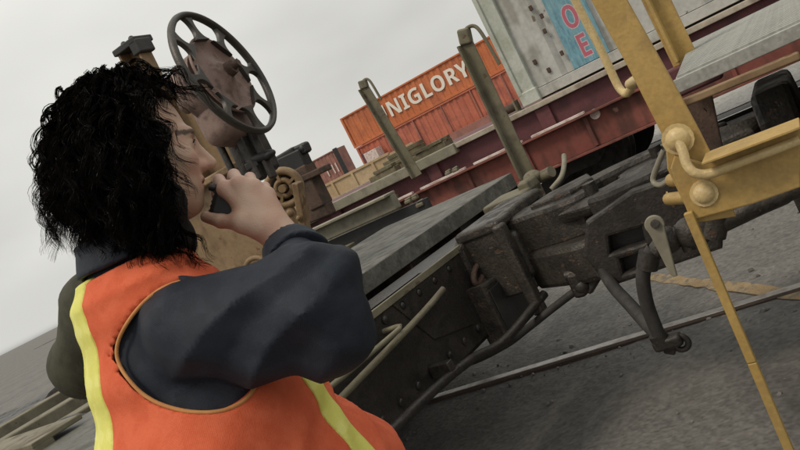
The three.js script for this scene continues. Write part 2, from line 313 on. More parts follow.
// ---------------------------------------------------------------- wheels and couplers shared by the cars
function wheelGeo(r, w, c) {         // lathe about Z
  const p = [[.09, -w * .5], [r * .55, -w * .18], [r * .82, -w * .4], [r, -w * .5], [r, w * .35], [r * 1.0, w * .4], [r + .028, w * .45], [r + .028, w * .62], [r * .84, w * .62], [r * .55, w * .1], [.09, w * .5]];
  const g = new THREE.LatheGeometry(p.map(q => new THREE.Vector2(...q)), 40); g.rotateX(Math.PI / 2); g.translate(...c); return g;
}
function truck(parent, x, z, dir, mat, axles = [-.89, .89], near = 1) {
  for (const a of axles) {
    const cx = x + a, cy = .152 + .43;
    for (const s of [-1, 1]) part('wheel', wheelGeo(.43, .13 * -s, [cx, cy, z + s * .7175]), M.iron, parent);
    part('axle', rod(V(cx, cy, z - 1.0), V(cx, cy, z + 1.0), .075), M.iron, parent);
  }
  for (const s of [-1, 1]) {
    const zz = z + s * 1.0, cy = .58;
    const g = plate([[-1.15, -.02], [-1.1, .14], [-.75, .2], [-.45, .30], [.45, .30], [.75, .2], [1.1, .14], [1.15, -.02], [1.05, -.10], [.75, -.10], [.4, -.26], [-.4, -.26], [-.75, -.10], [-1.05, -.10]], V(x, cy, zz - .06), V(1, 0, 0), V(0, 1, 0), .12, .015,
      [{ pts: [[-.62, .02], [-.3, -.14], [-.3, .16], [-.5, .14]] }, { pts: [[.62, .02], [.5, .14], [.3, .16], [.3, -.14]] }]);
    part('side_frame', g, M.iron, parent);
    for (const k of [-1, 0, 1]) {
      const pts = []; for (let i = 0; i <= 70; i++) { const t = i / 70; pts.push(V(x + k * .14 + .055 * Math.cos(t * 31), cy - .2 + t * .34, zz + .03 * s + .055 * Math.sin(t * 31))); }
      part('spring', new THREE.TubeGeometry(new THREE.CatmullRomCurve3(pts), 90, .014, 5), M.rust, parent);
    }
  }
  part('bolster', box(x, .62, z, .36, .26, 1.9, .03), M.iron, parent);
}
// coupler head in plan: local +x is forward, y is up, z across
function couplerHead(o, yaw, mat, parent) {
  const q = new THREE.Matrix4().makeRotationY(yaw).setPosition(o), put = g => { g.applyMatrix4(q); return g; };
  const X = V(1, 0, 0), Zm = V(0, 0, -1);  // plan plates are drawn in x and -z, thickness up
  const flat = (pts, y, t, bev, holes) => { const g = plate(pts, V(0, y, 0), X, Zm, t, bev, holes); return g; };
  const c = part('coupler', [
    put(bar(V(-.95, 0, 0), V(-.34, 0, 0), .15, .13, V(0, 0, 1), .02)),
    put(flat([[-.42, -.08], [-.30, -.10], [-.20, -.13], [-.10, -.13], [-.05, -.10], [-.07, -.04], [-.10, 0.0], [-.06, .09], [.02, .145], [.14, .19], [.17, .25], [.10, .28], [-.05, .24], [-.18, .16], [-.30, .10], [-.42, .08]], -.02, .16, .02)),
    put(flat([[-.40, -.09], [-.28, -.16], [-.16, -.22], [-.04, -.235], [.0, -.19], [-.03, -.09], [-.09, 0.0], [-.06, .09], [.02, .145], [.14, .19], [.10, .26], [-.05, .22], [-.18, .15], [-.40, .09]], -.16, .155, .022)),
    put(box(-.42, 0, 0, .10, .21, .23, .035)),
    put(flat([[-.30, -.06], [-.12, -.09], [-.06, .02], [-.12, .16], [-.26, .06]], .13, .03, .01)),
  ], mat, parent);
  part('knuckle_pin', put(rod(V(-.03, -.18, .13), V(-.03, .165, .13), .024)), mat, c);
  part('knuckle', [put(flat([[-.05, -.16], [.03, -.165], [.10, -.13], [.125, -.06], [.10, -.015], [.05, .005], [.035, -.03], [.05, -.06], [.0, -.085], [-.05, -.08]], -.125, .25, .016))], M.castDark, c);
  return { c, put };
}

// ---------------------------------------------------------------- the left car (its end turned a little on the curve)
const LA = -.149;
const lc = thing('intermodal_rail_car', 'olive flat rail car end at left with hand brake wheel, grey deck plate and coupler', 'rail car', [-1.66, 0, -2.86], LA);
{
  const W = (x, y, z) => lc.localToWorld(V(x, y, z));
  const ex = W(1, 0, 0).sub(W(0, 0, 0)), ez = W(0, 0, 1).sub(W(0, 0, 0));
  const L = (name, g, m, par = lc, e) => part(name, g, m, par, false, e);
  // deck plate with a rolled diamond pattern across the end of the car
  L('deck_plate', [box(-.46, 1.04, .32, .92, .026, 2.70, .004), box(-.005, 1.015, .32, .014, .076, 2.70, .004)], M.deck);
  for (const z of [-.9, -.45, 0, .45, .9]) L('deck_bracket', plate([[0, 0], [0, -.14], [-.1, -.14], [-.55, -.02], [-.55, 0]], V(-.03, 1.025, z), V(1, 0, 0), V(0, 1, 0), .012, .002), M.rust);
  // end sill in front of and below the deck, striker box round the coupler shank
  L('end_sill', [box(.265, .80, .34, .03, .36, 1.62, .006), box(.20, .972, .34, .16, .016, 1.62, .004), box(.20, .63, .34, .16, .016, 1.62, .004), box(-.24, .84, .1, .10, .30, 2.5, .012)], M.castDark);
  L('sill_edge', box(.283, .968, .50, .012, .026, 1.26, .003), M.olive);
  L('side_sill', [box(-3.1, 1.15, -1.28, 4.3, .10, .06, .01), box(-3.1, 1.205, -1.25, 4.3, .018, .12, .005)], M.oliveLight);
  L('side_web', box(-3.0, .84, -1.31, 4.5, .5, .02, .004), M.black);
  L('side_sill', [box(-3.0, .93, 1.36, 4.6, .30, .08, .01), box(-3.0, 1.08, 1.30, 4.6, .02, .2, .005)], M.olive);
  L('center_sill', box(-3.0, .80, 0, 5.4, .34, .5, .012), M.iron);
  L('floor_web', box(-3.0, .90, .05, 4.2, .02, 2.5, .004), M.black);
  for (const x of [-1.4, -2.1, -2.9]) L('cross_beam', box(x, .97, .05, .14, .12, 2.5, .01), M.olive);
  L('striker', [plate([[-.36, -.22], [.06, -.22], [.10, -.10], [.10, .10], [.02, .135], [-.36, .135]], V(.30, .87, 0), V(0, 0, 1), V(0, 1, 0), .05, .014),
    box(.38, .86, -.345, .18, .30, .05, .012), box(.38, .86, .035, .19, .29, .05, .012), box(.37, .995, -.15, .20, .045, .44, .016), box(.45, .995, -.0, .06, .04, .13, .015), bar(V(.475, 1.0, .06), V(.475, .62, .06), .05, .05, V(0, 0, 1), .014)], M.cast);
  L('carry_box', plate([[-.18, -.12], [.12, -.12], [.12, .12], [-.18, .10]], V(.36, .70, .04), V(0, 0, 1), V(0, 1, 0), .10, .012, [{ pts: [[-.11, -.075], [.055, -.075], [.06, .075], [-.10, .07]] }]), M.cast);
  L('carry_box_back', box(.355, .70, .03, .02, .18, .22, .003), M.black);
  const hk = []; for (let i = 0; i <= 22; i++) { const a = i / 22 * 4.9 + 1.0; hk.push(V(.305, .845 + .030 * Math.sin(a) + .012 * Math.cos(a), .06 - .060 * Math.cos(a))); } hk.push(V(.305, .81, .10), V(.303, .775, .04));
  for (let i = 0; i < 9; i++) for (const y of [.93, .68]) L('rivet', bolt(V(.281, y, .20 + i * .11), V(1, 0, 0), .013, .009), M.castDark);
  for (const y of [.78, .94]) for (const z of [-.29, -.22]) L('rivet', bolt(V(.351, y, z), V(1, 0, 0), .014, .010), M.cast);
  L('brake_pipe', tube([V(.36, .66, 1.5), V(.36, .665, .8), V(.37, .65, .45), V(.42, .63, .28), V(.50, .68, .02)], .017, 40, 10), M.iron);
  for (const z of [.55, 1.0]) L('pipe_clamp', box(.33, .68, z, .09, .05, .035, .006), M.castDark);
  L('grab_iron', tube([V(.28, .90, 1.15), V(.35, .90, 1.15), V(.36, .895, 1.10), V(.36, .895, .72), V(.35, .90, .67), V(.28, .90, .67)], .009, 40, 8), M.olive);
  L('lift_hook', tube(hk, .012, 60, 8), M.rust);
  L('side_gusset', plate([[.0, .0], [.42, .0], [.30, -.20], [.05, -.26]], V(.285, .96, .16), V(0, 0, 1), V(0, 1, 0), .016, .004), M.castDark);
  L('carrier_bracket', [box(.22, .985, -.55, .22, .05, .20, .012), box(.30, .98, -.60, .06, .12, .12, .014), rod(V(.20, 1.0, -.72), V(.40, 1.02, -.66), .026), ball(V(.30, 1.03, -.66), .035, 1.3, .9, 1)], M.olive);
  L('bracket_strap', tube([V(.38, .95, -.62), V(.43, .98, -.66), V(.44, 1.02, -.72), V(.42, 1.05, -.80)], .012, 20, 8), M.oliveLight);
  // uncoupling lever
  L('cut_lever', tube([V(.34, .90, .36), V(.335, .885, .46), V(.33, .87, .60), V(.32, .84, .95), V(.32, .80, 1.5)], .012, 40, 8), M.olive);
  const off = lc.localToWorld(V(.86, .845, -.14));
  couplerHead(off, LA + .09, M.cast, lc);
  // rear coupling hose of this car
  const hp2 = (x, y) => lc.worldToLocal(PZ(x, y, -2.7));
  L('air_hose', tube([hp2(586, 280), hp2(578, 289), hp2(566, 298), hp2(548, 312), hp2(528, 328), hp2(505, 345), hp2(470, 362), hp2(430, 372)], .015, 50, 10), M.rubber);
  L('hose_fitting', [ball(hp2(582, 286), .032), bar(hp2(572, 272), hp2(583, 296), .05, .05, V(1, 0, 0), .014), bar(hp2(588, 292), hp2(600, 272), .03, .03, V(1, 0, 0), .008), rod(hp2(566, 276), hp2(596, 268), .02)], M.iron);
  // truck under the car
  truck(lc, lc.position.x - 2.35, lc.position.z + .1, 1, M.iron, [-.89, .89]);
  L('under_guard', box(-.62, .52, .05, .05, .52, 1.9, .01), M.black);
}
// far stanchion with its bent top, standing at the end of the deck
function stanchion(name, base, top, parent, w = .075) {
  const up = top.clone().sub(base).normalize(), side = V(1, 0, 0);
  const t2 = top.clone().addScaledVector(up, -.06);
  const loop = [top.clone().addScaledVector(up, -.035), top.clone().add(V(.03, .0, 0)), top.clone().add(V(.075, -.005, 0)), top.clone().add(V(.095, -.05, 0)), top.clone().add(V(.105, -.16, 0)), top.clone().add(V(.11, -.24, 0))];
  const p = part(name, [bar(base, t2, w, .012, side, .003), bar(base.clone().add(V(-w / 2 + .005, 0, .028)), t2.clone().add(V(-w / 2 + .005, 0, .028)), .012, .05, side, .003), bar(t2.clone().addScaledVector(up, -.01), top.clone().add(V(.02, .01, 0)), w * .9, .05, side, .012)], M.olive, parent);
  return { p, loop };
}
{
  const b = PZ(532, 182, -3.98), t = PZ(461, 32, -3.98);
  const s = stanchion('stanchion', b, t, lc); part('hook', tube(s.loop, .010, 30, 8), M.olive, s.p);
}
// brake stand: channel post, plates, gear housing, column and wheel
{
  const Zs = -2.62, face = V(1, 0, 0);
  const p = (x, y) => PZ(x, y, Zs);
  const a = p(137, 47), b = p(262, 300);
  const chan = part('end_post', [bar(a, b, .10, .012, V(1, 0, 0), .003), bar(a.clone().add(V(-.052, 0, .03)), b.clone().add(V(-.052, 0, .03)), .012, .07, V(1, 0, 0), .003), bar(a.clone().add(V(.05, 0, .03)), b.clone().add(V(.05, 0, .03)), .012, .07, V(1, 0, 0), .003)], M.tan, lc);
  part('post_cap', [box(a.x, a.y + .008, a.z + .02, .14, .028, .11, .006), box(a.x + .05, a.y - .02, a.z + .03, .05, .06, .09, .008), ball(V(a.x - .03, a.y + .03, a.z + .03), .013), ball(V(a.x + .02, a.y + .03, a.z + .03), .013)], M.black, chan);
  const c = p(176, 72), d = p(276, 275);
  part('end_plate', [bar(c, d, .26, .014, V(1, 0, 0), .003), bar(c.clone().add(V(.13, .0, .03)), d.clone().add(V(.13, 0, .03)), .014, .07, V(1, 0, 0), .003)], M.tan, lc, true);
  part('end_panel', [box(-2.40, 1.36, -2.56, .82, .56, .05, .01), box(-2.40, 1.645, -2.53, .82, .03, .11, .008), box(-2.46, 1.10, -2.50, 1.2, .05, .10, .008)], M.tan, lc);
  const lp = []; for (let i = 0; i <= 14; i++) lp.push(V(-2.12 + .06 * Math.cos(i / 14 * 6.28), 1.24 + .05 * Math.sin(i / 14 * 6.28), -2.49));
  part('panel_ring', [tube(lp, .012, 40, 6), box(-2.0, 1.27, -2.50, .3, .03, .03, .006), box(-2.28, 1.20, -2.50, .04, .16, .03, .006)], M.tan, lc);
  // wheel
  const wc = P(225, 73, 2.92), nrm = V(.975, .12, -.15).normalize();
  const major = V(-.12, 1, -.18).addScaledVector(nrm, -nrm.dot(V(-.12, 1, -.18))).normalize(), sid = new THREE.Vector3().crossVectors(major, nrm).normalize();
  const B = new THREE.Matrix4().makeBasis(sid, major, nrm).setPosition(wc);
  const put = g => { g.applyMatrix4(B); return g; };
  const Rw = .25;
  const rim = new THREE.TorusGeometry(Rw, .0120, 10, 72); rim.scale(1, 1, 1.35);
  const wheel = part('brake_wheel', put(rim), M.wheelRim, lc);
  const dish = new THREE.LatheGeometry([[.0, -.012], [.045, -.012], [.075, -.026], [.12, -.034], [.154, -.024], [.162, -.014], [.162, -.006], [.154, -.012], [.12, -.022], [.075, -.014], [.045, .006], [.03, .02], [0, .02]].map(q => new THREE.Vector2(...q)), 48); dish.rotateX(Math.PI / 2);
  part('dish', put(dish), M.wheelDish, wheel);
  for (let i = 0; i < 8; i++) {
    const t = i / 8 * 6.2832 + .22, c0 = Math.cos(t), s0 = Math.sin(t), pw = .05;
    // spoke with flared roots so that the openings read as rounded
    const sp = new THREE.Shape(); const y0 = .145, y1 = Rw - .004; sp.moveTo(-.046, y0); sp.quadraticCurveTo(-.009, y0 + .012, -.0085, (y0 + y1) / 2); sp.quadraticCurveTo(-.009, y1 - .014, -.036, y1); sp.lineTo(.036, y1); sp.quadraticCurveTo(.009, y1 - .014, .0085, (y0 + y1) / 2); sp.quadraticCurveTo(.009, y0 + .012, .046, y0);
    const g = new THREE.ExtrudeGeometry(sp, { depth: .012, bevelEnabled: true, bevelSize: .003, bevelThickness: .004, bevelSegments: 2, curveSegments: 10 }); g.translate(0, 0, -.012); g.rotateZ(t);
    part('spoke', put(g), M.wheelRim, wheel);
  }
  const hub = new THREE.CylinderGeometry(.028, .034, .05, 8); hub.rotateX(Math.PI / 2); hub.translate(0, 0, .02); const nut = new THREE.CylinderGeometry(.017, .017, .03, 6); nut.rotateX(Math.PI / 2); nut.translate(0, 0, .055);
  part('hub', [put(hub), put(nut)], M.rust, wheel);
  const sh = wc.clone().addScaledVector(nrm, -.22);
  part('brake_housing', [rod(wc.clone().addScaledVector(nrm, -.02), sh, .035), (() => { const g = new RoundedBoxGeometry(.20, .34, .13, 3, .05); g.translate(.02, -.06, -.11); return put(g); })(), (() => { const g = new THREE.CylinderGeometry(.13, .13, .09, 30); g.rotateX(Math.PI / 2); g.translate(0, .0, -.10); return put(g); })()], M.wheelDish, lc);
  // column leading down behind the hand
  const q0 = P(232, 112, 3.05), q1 = P(264, 176, 3.05);
  const col = part('brake_column', [bar(q0, q1, .13, .10, V(1, 0, 0), .02), bar(P(228, 110, 2.96), P(262, 180, 2.96), .035, .05, V(1, 0, 0), .01), bar(P(250, 130, 2.96), P(274, 178, 2.96), .02, .04, V(1, 0, 0), .008)], M.iron, lc);
  part('brake_chain', tube([P(205, 120, 2.98), P(222, 150, 2.98), P(238, 185, 2.98), P(250, 220, 2.98)], .014, 30, 6), M.iron, lc);
  part('release_lever', [rod(P(252, 160, 2.95), P(270, 154, 2.95), .018), ball(P(268, 155, 2.95), .022, 1.6, .8, 1), bar(P(246, 168, 2.95), P(258, 162, 2.95), .03, .03, V(1, 0, 0), .006)], M.black, lc);
  // trailer hitch: black slanted table with its knob, on a bracket
  const hz = -3.55, h = (x, y) => PZ(x, y, hz);
  const hb = part('trailer_hitch', [bar(h(262, 171), h(297, 150), .05, .07, V(0, 1, 0), .01), bar(h(296, 152), h(309, 146), .06, .05, V(0, 1, 0), .015), ball(h(304, 148), .03, 1.1, 1, 1), bar(h(280, 168), h(306, 156), .10, .08, V(0, 1, 0), .01)], M.black, lc);
  part('hitch_bracket', [bar(h(302, 166), h(322, 206), .10, .10, V(1, 0, 0), .01), bar(h(300, 180), h(326, 168), .035, .12, V(0, 1, 0), .008), bar(h(312, 196), h(322, 218), .16, .08, V(1, 0, 0), .01)], M.rust, lc);
  // round sheave casting
  const sc = PZ(284, 188, -3.2), ring = new THREE.TorusGeometry(.085, .02, 10, 30), r2 = new THREE.TorusGeometry(.04, .014, 8, 20);
  const hub2 = new THREE.CylinderGeometry(.02, .02, .08, 10); hub2.rotateX(Math.PI / 2);
  const rb = [ring, r2, hub2]; for (let i = 0; i < 5; i++) { const g = new THREE.BoxGeometry(.014, .05, .03); g.translate(0, .06, 0); g.rotateZ(i * 1.2566); rb.push(g); }
  rb.forEach(g => { g.rotateY(.35); g.translate(sc.x, sc.y, sc.z); });
  part('sheave', rb, M.tan, lc);
  part('sheave_back', (() => { const g = new THREE.CylinderGeometry(.09, .09, .02, 26); g.rotateX(Math.PI / 2); g.rotateY(.35); g.translate(sc.x - .01, sc.y, sc.z - .04); return g; })(), M.iron, lc);
  part('sheave_bracket', [bar(PZ(297, 182, -3.15), PZ(306, 232, -3.15), .04, .05, V(1, 0, 0), .008), bar(PZ(282, 205, -3.22), PZ(300, 240, -3.22), .09, .06, V(1, 0, 0), .01), bar(PZ(268, 200, -3.24), PZ(288, 236, -3.24), .05, .06, V(1, 0, 0), .01)], M.tan, lc);
  for (const [x, y, r] of [[276, 206, .016], [290, 213, .02], [299, 218, .014], [284, 220, .014]]) part('bolt', bolt(PZ(x, y, -3.12), V(.3, 0, .95).normalize(), r), M.tan, lc);
  // loose clamps lying on the far edge of the deck
  for (const [x, y] of [[408, 200], [414, 197], [420, 203], [448, 172], [455, 169]]) { const c0 = PY(x, y, 1.075); part('tie_down', [box(c0.x, 1.065, c0.z, .055, .025, .05, .008), rod(V(c0.x - .02, 1.08, c0.z), V(c0.x + .03, 1.085, c0.z), .010)], M.olive, lc); }
}

// ---------------------------------------------------------------- red flat car on the next track, carrying the grey container
const RZ = -7.0;
const red = thing('red_flat_car', 'long faded red flat rail car on the next track under the grey container', 'rail car', [-2, 0, RZ - 1.45]);
{
  const x0 = -9, x1 = 9, T = 1.235;
  part('deck', box((x0 + x1) / 2, T - .05, RZ - 1.5, x1 - x0, .09, 2.86, .006), M.redDark, red);
  part('deck_edge', [box((-3.1 + x1) / 2, T - .012, RZ - .03, x1 + 3.1, .05, .12, .008)], M.edge, red);
  part('deck_edge', [box((x0 - 3.1) / 2, T - .03, RZ - .02, -3.1 - x0, .10, .16, .01)], M.oliveLight, red);
  part('step_beam', [box((x0 - 3.9) / 2, T - .26, RZ + .05, -3.9 - x0, .14, .12, .01)], M.olive, red);
  part('side_sill', [box((x0 + x1) / 2, T - .15, RZ - .07, x1 - x0, .22, .05, .004)], M.redDark, red);
  part('side_plate', [box((x0 + x1) / 2, T - .415, RZ - .01, x1 - x0, .30, .03, .004)], M.red, red);
  part('flange', [box((x0 + x1) / 2, T - .262, RZ + .03, x1 - x0, .018, .13, .004), box((x0 + x1) / 2, T - .575, RZ + .0, x1 - x0, .02, .16, .004)], M.red, red);
  // pale painted strip on the flange, broken by the ribs
  for (let x = -8.6; x < 1.0; x += .62) { if (x > -2.1 ) continue; part('painted_strip', box(x + .29, T - .240, RZ + .06, .52, .022, .05, .003), M.pinkWhite, red); }
  for (let x = -8.7; x < 8; x += .62) part('rib', [box(x, T - .415, RZ + .018, .035, .28, .03, .006)], M.red, red);
  for (let x = -8.4; x < 8; x += 1.24) part('stake_pocket', [box(x, T - .14, RZ - .03, .14, .2, .05, .008)], M.redDark, red);
  const d = PZ(595, 114, RZ + .02); part('placard', (() => { const g = new THREE.CylinderGeometry(.045, .045, .02, 22); g.rotateX(Math.PI / 2); g.translate(d.x, d.y, RZ + .015); return g; })(), M.pinkWhite, red);
  part('under_frame', [box(0, .92, RZ - 1.5, 17, .3, .5, .01), box(0, 1.0, RZ - 1.5, 16, .12, 2.4, .01)], M.black, red);
  truck(red, -3.1, -8.45, 1, M.black, [-.89, .89]);
  // stake standing in a pocket near the left
  const b = PZ(418, 176, RZ + .06), t = PZ(361, 82, RZ + .06), s = stanchion('stake', b, t, red, .10); part('hook', tube(s.loop.map(q => q.clone()), .013, 24, 8), M.olive, s.p);
}
// timber dunnage and chains on the red car's deck
{
  let k = 0; const spots = [[381, 166, .42], [396, 158, .5], [408, 152, .36], [424, 147, .46], [437, 143, .3], [392, 152, .3], [415, 157, .3]];
  const desc = ['leftmost weathered timber block on red car deck beside the short post', 'long weathered timber on red car deck right of the short post', 'short timber lying across the boards on red car deck', 'timber block below the lettered container on red car deck', 'rightmost timber block on red car deck before the tall post', 'small timber on top of the deck boards nearest the short post', 'loose timber in front of the other blocks on red deck'];
  for (const [x, y, l] of spots) {
    const c = PZ(x, y, RZ - .25 - (k % 3) * .2), g = thing('timber_block', desc[k], 'timber', [c.x, 1.232, c.z], rr(-.3, .3), 'timber dunnage on the red car');
    const up = k > 4 ? .13 : 0;
    part('plank', box(0, .04 + up * .6, 0, l, .075, .09, .008), M.wood, g, false); part('plank', box(.05, .098 + up * .6, .02, l * .7, .035, .08, .006), M.wood, g, false); k++;
  }
  const c = PZ(520, 112, RZ - .12); const w = thing('tie_down_winch', 'rusty tie-down winch on red deck edge at the grey container corner', 'winch', [c.x - .1, 1.236, c.z]);
  part('frame', [box(-.1, .06, 0, .02, .12, .12, .004), box(.1, .06, 0, .02, .12, .12, .004), box(0, .01, 0, .26, .02, .14, .004)], M.olive, w, false);
  part('drum', (() => { const g = new THREE.CylinderGeometry(.04, .04, .19, 16); g.rotateZ(Math.PI / 2); g.translate(0, .07, 0); return g; })(), M.rust, w, false);
}
// grey container
{
  const x0 = PZ(524, 103, RZ - .1).x, y0 = 1.262, zf = RZ - .10, H = 2.55, Lx = 6.06;
  const g = thing('grey_container', 'weathered pale grey shipping container with a blue lettered panel on red car', 'shipping container', [x0 + Lx / 2, y0, zf - 1.22]);
  part('bottom_rail', [box(x0 + Lx / 2, y0 + .05, zf, Lx - .3, .09, .06, .005)], M.cont, g);
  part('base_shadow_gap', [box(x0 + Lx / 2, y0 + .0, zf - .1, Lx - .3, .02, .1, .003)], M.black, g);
  const post = part('corner_post', [box(x0 + .085, y0 + H / 2, zf, .16, H, .10, .008), box(x0 + .02, y0 + H / 2, zf + .022, .04, H - .2, .10, .006)], M.contPost, g);
  part('corner_casting', [box(x0 + .09, y0 + .06, zf + .01, .18, .125, .12, .012)], M.contPost, post);
  part('corner_casting', [box(x0 + .09, y0 + H - .06, zf + .01, .18, .125, .12, .012)], M.contPost, post);
  part('corner_post', [box(x0 + Lx - .085, y0 + H / 2, zf, .16, H, .10, .008)], M.contPost, g);
  // side wall: broad shallow corrugations
  const sh = []; let x = x0 + .165, i = 0; const xe = x0 + Lx - .165;
  const pts = []; const seq = [[.26, 0], [.05, -.035], [.07, -.035], [.05, 0]];
  pts.push([x, zf]); while (x < xe) { const [w, z] = seq[i % 4]; x = Math.min(xe, x + w); pts.push([x, zf + z]); i++; }
  const s = new THREE.Shape(); s.moveTo(pts[0][0], -pts[0][1]); pts.forEach(p => s.lineTo(p[0], -p[1])); for (let j = pts.length - 1; j >= 0; j--) s.lineTo(pts[j][0], -(pts[j][1] - .012));
  const wall = new THREE.ExtrudeGeometry(s, { depth: H - .2, bevelEnabled: false }); wall.rotateX(-Math.PI / 2); wall.translate(0, y0 + .1, 0);
  part('side_wall', wall, M.cont, g);
  part('top_rail', [box(x0 + Lx / 2, y0 + H - .05, zf, Lx - .3, .10, .06, .005)], M.cont, g);
  part('end_wall', box(x0 + .05, y0 + H / 2, zf - 1.2, .05, H - .1, 2.3, .005), M.cont, g);
  part('back_wall', box(x0 + Lx / 2, y0 + H / 2, zf - 2.4, Lx - .1, H - .1, .05, .005), M.cont, g);
  part('end_wall', box(x0 + Lx - .05, y0 + H / 2, zf - 1.2, .05, H - .1, 2.3, .005), M.cont, g);
  part('roof', box(x0 + Lx / 2, y0 + H - .02, zf - 1.2, Lx - .06, .04, 2.35, .005), M.cont, g);
  // dents, lashing lugs, dark fittings seen on the wall
  for (const [px, py] of [[542, 16], [545, 31], [562, 53], [535, 62], [549, 70], [531, 8]]) { const c = PZ(px, py, zf); part('fitting', box(c.x, c.y, zf + .010, .03, .045, .02, .005), M.rust, g); }
  // blue panel with red letters
  const n = 512, cv = document.createElement('canvas'); cv.width = 256; cv.height = 1024; const c2 = cv.getContext('2d');
  c2.fillStyle = '#6f9fb0'; c2.fillRect(0, 0, 256, 1024); c2.textAlign = 'center'; c2.textBaseline = 'middle';
  for (let k = 0; k < 1500; k++) { c2.fillStyle = `rgba(${rnd() < .5 ? '150,170,172' : '58,98,118'},.13)`; c2.beginPath(); c2.ellipse(rnd() * 256, rnd() * 1024, rr(2, 12), rr(4, 40), 0, 0, 7); c2.fill(); }
  const tx = ['S', 'O', 'C', 'O', 'E']; c2.font = 'bold 150px sans-serif';
  tx.forEach((t, k) => { const y = 1024 - 82 - (4 - k) * 146; c2.strokeStyle = '#c9b9bb'; c2.lineWidth = 7; c2.strokeText(t, 124, y); c2.fillStyle = '#b5606f'; c2.fillText(t, 124, y); });
  for (let k = 0; k < 420; k++) { c2.fillStyle = `rgba(${['176,186,184', '96,140,158', '120,96,84'][k % 3]},${rr(.15, .5)})`; c2.beginPath(); c2.ellipse(rnd() * 256, rnd() * 1024, rr(1, 5), rr(1, 9), 0, 0, 7); c2.fill(); }
  const ct = new THREE.CanvasTexture(cv); ct.colorSpace = THREE.SRGBColorSpace;
  const pa = PZ(578, 76, zf), pb = PZ(613, 58, zf), pw = pb.x - pa.x; const pg = box((pa.x + pb.x) / 2, y0 + .1 + 1.15, zf + .008, pw, 2.3, .014, .003);
  const pos = pg.attributes.position, uv = []; for (let k = 0; k < pos.count; k++) uv.push((pos.getX(k) - pa.x) / pw, (pos.getY(k) - y0 - .1) / 1.9); pg.setAttribute('uv', new THREE.Float32BufferAttribute(uv, 2)); pg.userData.keepUV = true;
  ct.wrapT = THREE.RepeatWrapping;
  part('blue_panel', pg, new THREE.MeshStandardMaterial({ map: ct, roughness: .6 }), g, true, { label: 'blue panel with stacked red letters' });
}

// ---------------------------------------------------------------- far containers
function corrWall(x0, x1, y0, y1, z, pitch, depth) {
  const s = new THREE.Shape(), pts = []; let x = x0, i = 0; while (x <= x1) { pts.push([x, z + (i % 4 < 2 ? 0 : -depth)]); x += pitch / 4 * (i % 2 ? .6 : 1.4); i++; } pts.push([x1, z]);
  s.moveTo(pts[0][0], -pts[0][1]); pts.forEach(p => s.lineTo(p[0], -p[1])); for (let j = pts.length - 1; j >= 0; j--) s.lineTo(pts[j][0], -(pts[j][1] - .03));
  const g = new THREE.ExtrudeGeometry(s, { depth: y1 - y0, bevelEnabled: false }); g.rotateX(-Math.PI / 2); g.translate(0, y0, 0); return g;
}
const font = await new FontLoader().loadAsync('fonts/droid/droid_sans_bold.typeface.json');
function farContainer(name, label, x0, x1, y0, y1, z, mat, frame, D = 2.44) {
  const g = thing(name, label, 'shipping container', [(x0 + x1) / 2, y0, z - D / 2]);
  part('side_wall', corrWall(x0 + .2, x1 - .2, y0 + .16, y1 - .12, z - .03, .56, .06), mat, g);
  part('top_rail', box((x0 + x1) / 2, y1 - .06, z, x1 - x0 - .3, .12, .1, .01), frame, g);
  part('bottom_rail', box((x0 + x1) / 2, y0 + .09, z, x1 - x0 - .3, .17, .1, .01), frame, g);
  for (const x of [x0 + .09, x1 - .09]) part('corner_post', box(x, (y0 + y1) / 2, z, .18, y1 - y0, .16, .015), frame, g);
  part('roof', box((x0 + x1) / 2, y1 - .02, z - D / 2, x1 - x0, .06, D - .1, .01), mat, g);
  for (const x of [x0 + .04, x1 - .04]) part('end_wall', box(x, (y0 + y1) / 2, z - D / 2 - .05, .08, y1 - y0 - .05, D - .2, .01), mat, g);
  part('back_wall', box((x0 + x1) / 2, (y0 + y1) / 2, z - D, x1 - x0 - .1, y1 - y0 - .1, .08, .01), mat, g);
  return g;
}
